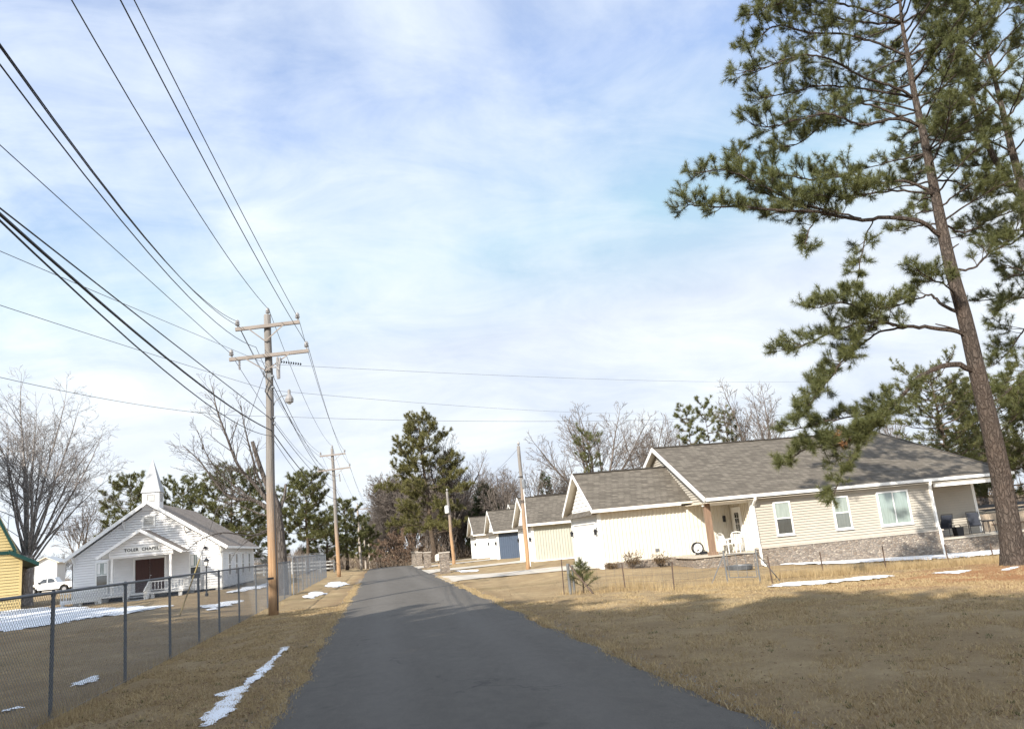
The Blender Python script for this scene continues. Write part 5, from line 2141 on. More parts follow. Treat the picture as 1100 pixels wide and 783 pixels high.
    # right side limbs
    limb([(1022, 292), (1045, 288), (1065, 270), (1082, 262), (1095, 240)], -.5, .05, .3, .7)
    limb([(1010, 245), (1035, 250), (1060, 238), (1085, 228), (1100, 222)], .9, .05, .3, .75)
    limb([(1000, 190), (1025, 195), (1048, 205), (1070, 200)], -.8, .045, .3, .7)
    limb([(993, 150), (1020, 150), (1045, 140), (1070, 142)], .6, .045, .3, .75)
    limb([(984, 108), (1010, 95), (1035, 88), (1060, 92)], -.5, .045, .3, .8)
    limb([(976, 65), (1000, 50), (1025, 42), (1050, 50)], .8, .045, .3, .8)
    limb([(970, 30), (995, 12), (1025, 5), (1050, 10)], -.5, .045, .3, .8)
    limb([(967, 0), (990, -20), (1020, -30)], .5, .045, .3, .8)
    limb([(1036, 340), (1020, 310), (1000, 300), (985, 290)], -1.5, .04, .45, .6)
    # limbs towards and away from the camera
    for py in (245, 230, 215, 200, 185, 170, 160, 145, 130, 117, 105, 95, 85, 70, 60, 50, 40, 28, 15, 2, -10, -35, -60, -90):
        p0, rr = tr(py)
        for s_ in (-1, 1):
            L = r.uniform(2.0, 3.8)
            dx = r.uniform(-.9, .9)
            pts = [p0, p0+Vector((dx*.5*L*.5, s_*L*.5, .15*L)), p0+Vector((dx*L*.7, s_*L, .25*L))]
            pine_limb(r, wood, tufts, pts, .045, .015, .35, .75, 2, .36, .18, 5)
    # dead stubs
    for (a, b) in (((985, 118), (932, 108)), ((1018, 272), (1030, 262)), ((1040, 352), (1005, 348))):
        p0, rr = tr(a[1])
        q = atY(b[0], b[1], p0.y-.3)
        wood.tube(catmull([p0, p0.lerp(q, .5)+Vector((0, 0, .05)), q], 4), [.045-.003*i for i in range(9)], 5)
    part('limbs', wood, 'pine_bark', R_)
    V, T = needle_tufts([t[0] for t in tufts], [t[1] for t in tufts], 34, .235, .012, rng)
    np_mesh('crown', V, T, 'needle', R_)
    # brown dead sprig in the low limb
    c_ = atY(905, 470, Y0-.6)
    tf = [(c_+rv(r)*.25, rv(r)) for _ in range(14)]
    V, T = needle_tufts([t[0] for t in tufts[:0]]+[t[0] for t in tf], [t[1] for t in tf], 16, .2, .014, rng)
    np_mesh('dead_sprig', V, T, 'straw', R_)
    print('big pine tufts', len(tufts))


def second_pine():
    r = random.Random(23)
    rng = np.random.default_rng(23)
    Y0 = 27.5
    base = atY(1148, 604, Y0)
    R_ = thing('pine_tree', 'second large pine with reddish trunk, half cut off by the right edge', 'tree', (base.x, base.y, H(base.x, base.y)))
    cl = [(1152, 630, 0), (1148, 600, 0), (1134, 480, .2), (1118, 350, .2), (1108, 270, 0), (1098, 205, .2), (1088, 165, .2), (1076, 115, .4), (1066, 75, .4), (1056, 35, .2), (1048, -10, 0), (1042, -60, 0)]
    P = catmull([atY(a, b, Y0+c) for a, b, c in cl], 3)
    n = len(P)
    rad = [max(.06, .42-.016*(p.z-base.z)) for p in P]
    part('trunk', MB().tube(P, rad, 14), 'pine_bark', R_, True)
    wood, tufts = MB(), []

    def tr(py):
        k = min(range(n), key=lambda i: abs(391.5-F*((P[i]-Vector((0, 0, CAMH))).dot(up)/(P[i]-Vector((0, 0, CAMH))).dot(fw))-py))
        return P[k], rad[k]

    def limb(pxs, dy, r0, fol, twl=.8, sub=2, gap=.34):
        p0, rr = tr(pxs[0][1])
        m_ = len(pxs)
        pts = [p0]+[atY(a, b, p0.y+dy*(i+1)/(m_-1)) for i, (a, b) in enumerate(pxs[1:])]
        pine_limb(r, wood, tufts, pts, r0, .018, fol*.95, twl*1.45, 4, gap*.9, .15, 6, 2)
    # forked second stem
    Q = catmull([atY(1090, 205, Y0), atY(1068, 170, Y0-.3), atY(1052, 135, Y0-.4), atY(1042, 95, Y0-.3), atY(1034, 50, Y0-.2), atY(1028, 0, Y0)], 3)
    wood.tube(Q, [.13-.005*i for i in range(len(Q))], 8)
    limb([(1100, 225), (1082, 200), (1068, 205), (1050, 215)], -.6, .05, .3, .75)
    limb([(1104, 250), (1085, 262), (1070, 258), (1058, 250)], .4, .05, .35, .7)
    limb([(1096, 200), (1065, 180), (1035, 178), (1005, 165)], .8, .05, .35, .85)
    limb([(1088, 165), (1060, 150), (1030, 150), (1000, 140)], -.6, .05, .3, .85)
    limb([(1080, 130), (1050, 112), (1020, 118), (1000, 108)], .6, .05, .3, .85)
    limb([(1074, 110), (1045, 85), (1015, 80), (1000, 70)], -.6, .05, .3, .85)
    limb([(1066, 75), (1040, 50), (1015, 42), (995, 30)], .6, .05, .3, .85)
    limb([(1056, 35), (1030, 15), (1005, 8), (985, -5)], -.4, .05, .3, .85)
    limb([(1050, 0), (1020, -20), (990, -25)], .4, .05, .3, .85)
    limb([(1080, 130), (1095, 110), (1112, 95)], .3, .05, .25, .85)
    limb([(1066, 75), (1085, 55), (1108, 45)], -.4, .05, .25, .85)
    limb([(1056, 35), (1080, 12), (1105, 5)], .4, .05, .25, .85)
    # lower right masses
    limb([(1114, 325), (1098, 320), (1082, 325), (1068, 340)], -.5, .05, .25, .7)
    limb([(1117, 345), (1100, 355), (1085, 375), (1068, 392)], .6, .05, .25, .75)
    limb([(1112, 300), (1095, 290), (1080, 285)], .2, .05, .25, .7)
    limb([(1122, 385), (1105, 395), (1088, 415), (1070, 432)], -.4, .05, .25, .75)
    limb([(1124, 410), (1105, 430), (1090, 450)], .8, .05, .25, .7)
    for py in (330, 290, 250, 200, 165, 130, 90, 60, 25, -5, -40):
        p0, rr = tr(py)
        for s_ in (-1, 1):
            L = r.uniform(1.6, 3.2)
            dx = r.uniform(-.9, .9)
            pts = [p0, p0+Vector((dx*.5*L*.5, s_*L*.5, .15*L)), p0+Vector((dx*L*.7, s_*L, .25*L))]
            pine_limb(r, wood, tufts, pts, .045, .015, .35, .75, 2, .36, .18, 5)
    part('limbs', wood, 'pine_bark', R_)
    V, T = needle_tufts([t[0] for t in tufts], [t[1] for t in tufts], 34, .235, .012, rng)
    np_mesh('crown', V, T, 'needle', R_)


big_pine()
second_pine()


def broken_tree():
    r = random.Random(5)
    Y0 = 47.5
    b = atY(303, 640, Y0)
    R_ = thing('bare_tree', 'broken topped dark tree leaning left over the chapel, right behind the tallest utility pole', 'tree', (b.x, b.y, H(b.x, b.y)))
    out = [MB(), MB()]
    z0 = H(b.x, b.y)-.3
    P = catmull([(b.x, b.y, z0)]+[tuple(atY(x, y, Y0)) for x, y in ((302, 610), (299, 570), (296, 545), (292, 530))], 4)
    out[0].tube(P, [.40-.010*i for i in range(len(P))], 10)

    def limb(pxs, dy, r0, r1, L, dens, lvl=1, maxl=3):
        m_ = len(pxs)
        P = catmull([atY(x, y, Y0+dy*i/(m_-1)) for i, (x, y) in enumerate(pxs)], 6)
        n = len(P)
        rad = [r0+(r1-r0)*i/(n-1) for i in range(n)]
        out[0].tube(P, rad, 6)
        ns = int(dens*n)
        for k in range(ns):
            i = int(n*.2+(n*.8-1)*(k+r.random())/ns)
            i = min(i, n-2)
            dd = (P[i+1]-P[i]).normalized()
            side = dd.cross(rv(r)).normalized()
            an = math.radians(r.uniform(25, 60))
            bare_branch(r, out, P[i], dd*math.cos(an)+side*math.sin(an)+Vector((-.1, 0, .15)), L*r.uniform(.5, 1.1)*(1.1-.5*i/n), max(.018, rad[i]*.45), lvl, maxl, .05, .9, .011)
    limb([(294, 545), (288, 525), (279, 500), (271, 474)], -.4, .17, .11, 1.0, .15)
    limb([(293, 545), (275, 522), (256, 500), (244, 470), (233, 440), (228, 415)], -.8, .14, .02, 2.6, .8)
    limb([(293, 548), (272, 537), (250, 535), (233, 520), (215, 496), (196, 478)], .5, .13, .02, 2.6, .8)
    limb([(294, 550), (280, 520), (268, 480), (262, 455), (258, 430)], .8, .09, .015, 1.8, .6)
    limb([(294, 552), (270, 535), (240, 512), (222, 488), (212, 462)], -.2, .07, .015, 2.0, .7)
    limb([(295, 555), (280, 552), (262, 545), (240, 540)], .8, .06, .015, 1.3, .4)
    limb([(297, 565), (285, 572), (270, 578), (255, 590)], -1.2, .05, .012, 1.2, .3)
    limb([(297, 565), (270, 575), (240, 572), (215, 580), (200, 592)], -5.0, .05, .012, 1.0, .35)
    limb([(298, 552), (305, 535), (307, 520)], .4, .12, .07, .8, .2)
    part('trunk', out[0], 'dark_bark', R_, True)
    part('crown', out[1], 'dark_bark', R_)
    # a bird sits in the crown
    c_ = atY(218, 481, Y0+.3)
    mb = MB().lathe(c_, [(.005, -.12), (.06, -.06), (.075, .02), (.05, .1), (.055, .14), (.03, .2)], 8)
    mb.bar(c_+Vector((0, 0, -.1)), c_+Vector((.06, 0, -.26)), .05, .02)
    mb.bar(c_+Vector((-.03, 0, .15)), c_+Vector((-.11, 0, .15)), .015, .015)
    own('bird', mb, 'black_metal', c_, 'small dark bird perched in the broken topped tree', 'bird', None, True)


broken_tree()


def top_h(px, py, Y, x=None):
    p = atY(px, py, Y)
    return p.z-H(p.x, Y)


def base_at(px, py, Y):
    p = atY(px, py, Y)
    return (p.x, Y, H(p.x, Y))


# left foreground bare tree by the yellow building
def spreading_tree():
    r = random.Random(8)
    Y0 = 66.0
    b = atY(27, 650, Y0)
    z0 = H(b.x, Y0)
    R_ = thing('bare_tree', 'tall wide spreading bare tree between the yellow building and the chapel', 'tree', (b.x, Y0, z0))
    out = [MB(), MB()]
    P = catmull([(b.x, Y0, z0-.3), tuple(atY(28, 630, Y0)), tuple(atY(29, 612, Y0)), tuple(atY(31, 596, Y0))], 3)
    out[0].tube(P, [.62, .52, .47, .45, .44, .43, .42, .41, .40, .38], 10)
    tgt = [(4, 432, .5, .12), (30, 410, 1.5, .15), (48, 425, -1, .11), (62, 414, .5, .13), (88, 432, -1.5, .12), (108, 455, 1.5, .10), (150, 482, -.5, .11),
           (128, 500, 2.0, .08), (112, 540, -1, .07), (-25, 470, -.5, .12), (-40, 520, 1, .10), (20, 440, 3.5, .10), (70, 450, 3.0, .09), (40, 445, -3.5, .10), (75, 470, -3.2, .08), (-5, 480, 3.0, .09)]
    for k, (px, py, dy, rad) in enumerate(tgt):
        p = P[-1-(k % 4)]
        q = atY(px, py, Y0+dy)
        L = (q-p).length
        d = (q-p).normalized()
        d = (d+Vector((0, 0, .12))).normalized()
        bare_branch(r, out, p, d, L*1.02, rad, 0, 4, -.004, .82, .0115, .22, .075)
    part('trunk', out[0], 'grey_bark', R_, True)
    part('crown', out[1], 'grey_bark', R_)


spreading_tree()

# bare trees left
bare_tree('bare grey tree left of the chapel roof, behind the white pickup', base_at(84, 620, 104), top_h(84, 528, 104), 41, .25, .18, 6, 34, 3, 1.0, 'twig_bark', None, .019)
bare_tree('thin bare tree right against the left gable edge of the chapel', base_at(103, 620, 112), top_h(103, 556, 112), 42, .2, .2, 5, 30, 3, 1.0, 'twig_bark', None, .019)

# pines left of the road
pine_tree('dark pine just left of the chapel steeple', base_at(140, 616, 98), top_h(140, 519, 98), 3.2, 3.6, 51, 34)
pine_tree('rounded pine just right of the chapel steeple', base_at(197, 614, 100), top_h(197, 522, 100), 3.0, 3.4, 52, 34)
pine_tree('broad dark pine above the rear end of the chapel roof', base_at(250, 610, 96), top_h(250, 514, 96), 2.2, 4.3, 53, 42)
pine_tree('pine with a clear bare trunk between the first two utility poles', base_at(331, 605, 90), top_h(331, 517, 90), 3.4, 3.4, 54, 36)
pine_tree('slim dark pine right behind the second utility pole', base_at(373, 604, 112), top_h(372, 541, 112), 2.5, 2.6, 55, 28)
pine_tree('low pine behind the taller chain link fence, left of the second pole', base_at(352, 604, 108), top_h(350, 562, 108), 1.0, 2.8, 56, 26)
pine_tree('bushy low pine behind the far board fence', base_at(290, 608, 112), top_h(290, 555, 112), 1.0, 3.2, 57, 28)

# tall evergreen by the pillars
pine_tree('tallest dense evergreen beside the stone pillars at the road bend', base_at(468, 604, 100), top_h(457, 449, 100), 3.2, 5.4, 58, 46, 26, .36, .042, .34, 'tall', None, 'pine_tree', 'needle_gold', -1.0, .30, .38)
bare_tree('bare tree with pale limbs right beside the tallest evergreen', base_at(488, 604, 103), top_h(495, 470, 103)*1.06, 61, .36, .25, 7, 48, 3, 1.0, 'twig_bark', None, .019)

# right hand background
bare_tree('wide bare tree above the ridge of the cream house garage', base_at(650, 600, 74), top_h(652, 432, 74)*1.08, 62, .33, .3, 7, 54, 3, 1.1, 'twig_bark', None, .019)
pine_tree('small irregular pine peeking over the garage roof', base_at(645, 600, 64), top_h(647, 464, 64), 6.0, 1.5, 63, 13, 14, .3, .03, .1, gap=.5, sub=1)
bare_tree('bare tree left of the three pines over the main roof', base_at(708, 590, 84), top_h(706, 444, 84), 64, .28, .3, 6, 34, 3, 1.1, 'twig_bark', None, .019)
bare_tree('bare tree behind the three pines over the main roof', base_at(735, 590, 92), top_h(735, 448, 92), 65, .28, .3, 5, 30, 3, 1.0, 'twig_bark', None, .019)
pine_tree('leftmost of the three pines over the main roof ridge', base_at(757, 590, 66), top_h(754, 438, 66), 7.5, 1.15, 66, 18, 16, .3, .035, .1, gap=.5, sub=1)
pine_tree('middle and tallest of the three pines over the main roof ridge', base_at(778, 590, 70), top_h(774, 430, 70), 7.5, 1.25, 67, 18, 16, .3, .035, .1, gap=.5, sub=1)
pine_tree('rightmost of the three pines over the main roof ridge', base_at(800, 590, 64), top_h(800, 440, 64), 7.5, 1.15, 68, 18, 16, .3, .035, .1, gap=.5, sub=1)
bare_tree('tall bare tree between the three pines and the big pine', base_at(838, 585, 62), top_h(838, 400, 62), 69, .26, .3, 5, 30, 3, 1.1, 'twig_bark', None, .019)
bare_tree('bare tree over the hip of the cream house roof', base_at(972, 580, 64), top_h(968, 436, 64), 70, .26, .3, 6, 40, 3, 1.1, 'twig_bark', None, .019)
pine_tree('feathery pine behind the hip end of the cream house, left of the big trunk', base_at(1040, 570, 52), top_h(1026, 400, 52), 4.0, 3.0, 71, 46, 18, .26, .026, .24, 'round', None, 'pine_tree', 'needle_far', -.6, .28, .45)
pine_tree('dense pine behind the big trunk at the right edge', base_at(1090, 570, 56), top_h(1090, 420, 56), 2.0, 4.0, 72, 46)
bare_tree('pale bare tree behind the corner porch', base_at(1062, 570, 62), top_h(1062, 470, 62), 73, .3, .3, 6, 36, 3, 1.1, 'twig_bark', None, .019)
pine_tree('dark cedar between the tallest evergreen and the white house', base_at(526, 600, 112), top_h(526, 520, 112), .8, 3.2, 74, 50, 16, .3, .04, .2, 'cone', None, 'cedar_tree', 'cedar')
pine_tree('small pointed cedar above the sage house roof', base_at(594, 600, 108), top_h(594, 511, 108), .8, 2.2, 75, 42, 16, .3, .04, .2, 'cone', None, 'cedar_tree', 'cedar')
bare_tree('bare tree over the white house roof', base_at(512, 600, 118), top_h(510, 492, 118), 76, .25, .25, 6, 34, 3, 1.0, 'twig_bark', None, .019)
bare_tree('bare tree over the blue sided house', base_at(545, 600, 100), top_h(548, 497, 100), 77, .25, .28, 6, 38, 3, 1.0, 'twig_bark', None, .019)
bare_tree('bare tree over the sage house ridge', base_at(580, 600, 104), top_h(575, 490, 104), 78, .25, .28, 6, 38, 3, 1.0, 'twig_bark', None, .019)

# wood at the end of the road: every tree its own copy
g_w = 'bare trees of the wood at the end of the road'
lb = 'bare grey brown tree of the dense wood at the end of the road'
proto_w = [bare_tree(lb, (0, 0, 0), 14, 200+i, .22, .22, 6, 26, 3, 1.1, 'wood_bark', g_w, .028) for i in range(4)]
for o in proto_w:
    o.location = (0, 0, -100)
rw = random.Random(77)
prof = [(378, 590), (388, 572), (400, 562), (410, 535), (418, 506), (430, 500), (445, 500), (470, 505), (500, 512), (520, 520)]


def prof_y(x):
    for (a, ya), (b, yb) in zip(prof[:-1], prof[1:]):
        if a <= x <= b:
            return ya+(yb-ya)*(x-a)/(b-a)
    return prof[0][1] if x < prof[0][0] else prof[-1][1]


used = set()


def place_w(i, loc, rz, s):
    if i not in used:
        o = proto_w[i]
        used.add(i)
        o.location = loc
        o.rotation_euler = (0, 0, rz)
        o.scale = (s, s, s)
    else:
        dup(proto_w[i], loc, rz, s)


for k in range(70):
    px = rw.uniform(396, 522)
    Y = rw.uniform(112, 185)
    p = atY(px, 600, Y)
    if -4.5 < p.x < 6.2 and Y < 170:
        continue
    hgt = atY(px, prof_y(px)+rw.uniform(0, 22), Y).z-H(p.x, Y)
    if hgt < 3:
        continue
    place_w(k % 4, (p.x, Y, H(p.x, Y)-.1), rw.uniform(0, 6.28), hgt/14*rw.uniform(.85, 1.02))
for k in range(34):
    px = rw.uniform(412, 500)
    Y = rw.uniform(110, 140)
    p = atY(px, 600, Y)
    if p.x < 6.4:
        continue
    hgt = atY(px, prof_y(px)+rw.uniform(-2, 30), Y).z-H(p.x, Y)
    place_w(k % 4, (p.x, Y, H(p.x, Y)-.1), rw.uniform(0, 6.28), hgt/14)
for k in range(18):
    px = rw.uniform(402, 446)
    Y = rw.uniform(172, 198)
    p = atY(px, 600, Y)
    hgt = atY(px, prof_y(px)+rw.uniform(-6, 16), Y).z-H(p.x, Y)
    place_w(k % 4, (p.x, Y, H(p.x, Y)-.1), rw.uniform(0, 6.28), hgt/14)
# russet oaks still holding leaves, low by the road end
for k, (px, Y, py) in enumerate(((434, 108, 573), (443, 104, 580), (427, 118, 578), (420, 128, 580), (412, 140, 584))):
    p = base_at(px, 600, Y)
    pine_tree(['russet leaved young oak nearest the farthest stone pillars', 'second russet young oak right of the first one', 'russet young oak by the road end, just left of the nearest one', 'russet young oak low at the road end', 'farthest russet young oak at the road end'][k], p, max(2.5, top_h(px, py, Y)), .4, 1.9, 90+k, 12, 6, .2, .08, .08, 'round', 'russet young oaks at the road end', 'oak_tree', 'rustleaf')
# more distant trees behind the chapel and the houses
g_f = 'far bare trees on the skyline'
for k in range(46):
    px = rw.uniform(-20, 392)
    Y = rw.uniform(150, 215)
    p = atY(px, 600, Y)
    hgt = atY(px, 588-.02*(px-390)*1.6+rw.uniform(-10, 10), Y).z-H(p.x, Y)
    o = dup(proto_w[k % 4], (p.x, Y, H(p.x, Y)-.1), rw.uniform(0, 6.28), max(.35, hgt/14), 'low bare tree on the far skyline left of the road', g_f)
for k in range(46):
    px = rw.uniform(520, 1130)
    Y = rw.uniform(95, 140)
    p = atY(px, 560, Y)
    hgt = atY(px, 512-(px-520)*.085+rw.uniform(-12, 26), Y).z-H(p.x, Y)
    o = dup(proto_w[k % 4], (p.x, Y, H(p.x, Y)-.1), rw.uniform(0, 6.28), max(.35, hgt/14), 'bare tree of the wood behind the row of houses', 'bare trees behind the houses')
pA = pine_tree('far dark pine at the left foot of the wood beyond the distant poles', base_at(386, 600, 150), top_h(386, 566, 150), 1.5, 3.5, 111, 28, 14, .4, .06, .2)
dup(pA, base_at(402, 600, 185), 1.2, .9, 'far dark pine right of the farthest utility pole')

# trees standing left of and behind the viewpoint; they throw the long shade on the road and lawns
shade = [
    (-17, 1.0, 16, 4.6), (-11.5, -9, 18, 5.0), (-22, 8, 16, 4.6), (-12.5, 1, 13, 4),
    (-27, 17, 15, 4.4), (-31, 26, 14.5, 4.2), (-36, 36, 13, 4.0), (-8.5, -7, 14, 4), (-16, -14, 19, 5), (-23, -3, 19, 5), (-3, -20, 18, 5),
    (-20.5, 13.5, 12, 4), (-28, 9, 17, 5), (-26, 24, 11, 4), (-12, -22, 20, 5), (-34, 18, 16, 4.5), (-9, 1.0, 12.5, 4), (-6.5, -5.5, 15.5, 5), (-14, 4.0, 14.5, 4.5), (-18, 8, 14, 4), (-10, -4.5, 16.5, 5)
]
base_p = pine_tree('tall pine left of the viewpoint beyond the fence, throwing shade over the road', (0, 0, 0), 15, 3.0, 4.6, 130, 56, 22, .38, .06, .28, 'round', 'shade pines left of the viewpoint')
for k, (x, y, h_, rr_) in enumerate(shade):
    s = h_/15
    if k == 0:
        base_p.location = (x, y, H(x, y))
        base_p.scale = (s, s, s)
    else:
        dup(base_p, (x, y, H(x, y)), k*1.3, s)

sb_ = bare_tree('leafless tree left of the view, dappling the chapel front', (-26.0, 42.6, H(-26.0, 42.6)), 17.6, 301, .4, .3, 9, 26, 4, 1.0, 'grey_bark', 'leafless shade trees left of the chapel', .03)
dup(sb_, (-28.5, 41.5, H(-28.5, 41.5)), 2.0, 1.0)
for x, y, rz, sc_ in ((-6.5, -14, 1.0, 1.25), (-2.5, -17, 3.1, 1.3), (-8.0, -10.5, 4.4, 1.15)):
    dup(sb_, (x, y, H(x, y)), rz, sc_, 'leafless tree behind the viewpoint, dappling the road and right lawn', 'leafless shade trees behind the viewpoint')

# undergrowth of the woods: brush nobody could count


def brush(label, boxes, seed, name='undergrowth'):
    rng = np.random.default_rng(seed)
    VV = []
    for x0, x1, y0, y1, hmax, n in boxes:
        x = rng.uniform(x0, x1, n); y = rng.uniform(y0, y1, n)
        z = Hn(x, y)
        hh_ = hmax*rng.uniform(.2, 1, n)**1.5*(.7+.3*np.sin(x*.8+y*.3))
        az = rng.uniform(0, 6.28, n)
        ln = hh_*rng.uniform(.1, .7, n)
        a = rng.uniform(0, 6.28, n)
        w = rng.uniform(.03, .09, n)
        st = hh_*rng.uniform(0, .6, n)
        b = np.stack([x, y, z+st], 1)
        u = np.stack([np.cos(a)*w, np.sin(a)*w, a*0], 1)
        tip = b+np.stack([np.cos(az)*ln, np.sin(az)*ln, hh_*.6], 1)
        VV.append(np.stack([b-u, b+u, tip], 1).reshape(-1, 3))
    V = np.concatenate(VV)
    o = np_mesh(name, V, np.arange(len(V)).reshape(-1, 3), 'brush')
    tag(o, label, 'undergrowth', None, 'stuff')


brush('leafless brown undergrowth at the foot of the far woods', [(-14, -5.5, 118, 190, 3.2, 9000), (5, 40, 112, 180, 4.0, 26000), (-5, 6, 172, 200, 5, 5000), (-100, -14, 150, 200, 4.5, 26000), (30, 90, 62, 110, 4.5, 26000)], 44)

# ------------------------------------------------------------------ small plants and ground litter


def shrub(px, py, Y, label, h=.7, w=.7, seed=1, needle='shrub'):
    r = random.Random(seed)
    rng = np.random.default_rng(seed)
    p = atY(px, py, Y)
    z = H(p.x, Y)
    R_ = thing('shrub', label, 'shrub', (p.x, Y, z))
    wood = MB()
    C_, A_ = [], []
    for k in range(26):
        d = Vector((r.uniform(-1, 1)*w, r.uniform(-.7, .7)*w, h*r.uniform(.5, 1.1)))
        q = Vector((p.x, Y, z))
        P = catmull([q, q+d*.5+rv(r)*.06, q+d], 3)
        wood.tube(P, [.012-.001*i for i in range(len(P))], 3, cap=False)
        for _ in range(10):
            c = q+d*r.uniform(.35, 1)+rv(r)*.10
            C_.append(c)
            A_.append(rv(r))
    part('stems', wood, 'far_bark', R_)
    V, T = needle_tufts(C_, A_, 5, .06, .03, rng, 1.0)
    np_mesh('foliage', V, T, needle, R_)


shrub(679, 603, 38.9, 'left one of the two russet shrubs along the cream garage wall', .75, .55, 1)
shrub(709, 600, 38.85, 'right one of the two russet shrubs along the cream garage wall', .65, .5, 2)
shrub(657, 606, 38.95, 'very low shrub at the front corner of the cream garage', .3, .35, 3)


def weeds(label, pts, n, seed, h=(.15, .5), mat_='blade', w=.012, name='dry_weeds'):
    """a patch of standing dry weeds scattered along a line of points"""
    rng = np.random.default_rng(seed)
    P = np.array([gat(*q)[:2] for q in pts])
    seg = rng.integers(0, len(P)-1, n)
    t = rng.uniform(0, 1, (n, 1))
    c = P[seg]*(1-t)+P[seg+1]*t+rng.normal(size=(n, 2))*.3
    z = Hn(c[:, 0], c[:, 1])
    hh_ = rng.uniform(*h, n)*rng.uniform(.5, 1, n)
    a = rng.uniform(0, 6.28, n)
    ln = rng.uniform(.05, .45, n)*hh_
    b = np.stack([c[:, 0], c[:, 1], z-.02], 1)
    u = np.stack([np.cos(a)*w/2, np.sin(a)*w/2, a*0], 1)
    az = rng.uniform(0, 6.28, n)
    tip = b+np.stack([np.cos(az)*ln, np.sin(az)*ln, hh_], 1)
    V = np.stack([b-u, b+u, tip], 1).reshape(-1, 3)
    o = np_mesh(name, V, np.arange(len(V)).reshape(-1, 3), mat_)
    tag(o, label, 'weeds', None, 'stuff')


weeds('tall dry weeds along the wire fence before the stone skirting', [(830, 622), (900, 617), (960, 612), (1020, 608), (1080, 604)], 9000, 1, (.15, .55))
weeds('dry weeds along the wire fence near the sapling', [(606, 638), (672, 634), (724, 633), (775, 629), (820, 627)], 3500, 2, (.08, .35))
weeds('dry weeds at the foot of the chain link fence', [(30, 783), (61, 775), (129, 733), (181, 709), (239, 682), (300, 648)], 3500, 3, (.05, .28))
weeds('standing dry weeds between the sapling and the gate', [(655, 634), (700, 632)], 500, 4, (.3, .9))

# young pine sapling by the wire fence corner
r = random.Random(9)
rng = np.random.default_rng(9)
g = gat(627, 637)
R_ = thing('pine_sapling', 'young long needled pine sapling beside the wire fence corner post', 'sapling', tuple(g))
wood, tufts = MB(), []
wood.tube([g-Vector((0, 0, .1)), g+Vector((.02, 0, .5)), g+Vector((-.03, 0, 1.1))], [.03, .022, .01], 6)
for k in range(16):
    t = .15+.8*k/16
    p = g+Vector((0, 0, 1.1*t))
    az = k*2.4
    d = Vector((math.cos(az), math.sin(az), .55))*(.55*(1.1-t))
    wood.tube([p, p+d*.5, p+d], [.012, .01, .006], 3)
    for f in (.4, .65, .85, 1):
        tufts.append((p+d*f, d.normalized()))
tufts += [(g+Vector((-.03, 0, 1.05)), Vector((0, 0, 1))), (g+Vector((-.03, 0, 1.14)), Vector((0, 0, 1)))]
part('stem', wood, 'far_bark', R_)
V, T = needle_tufts([t[0] for t in tufts], [t[1] for t in tufts], 26, .24, .012, rng, .8)
np_mesh('foliage', V, T, 'needle', R_)


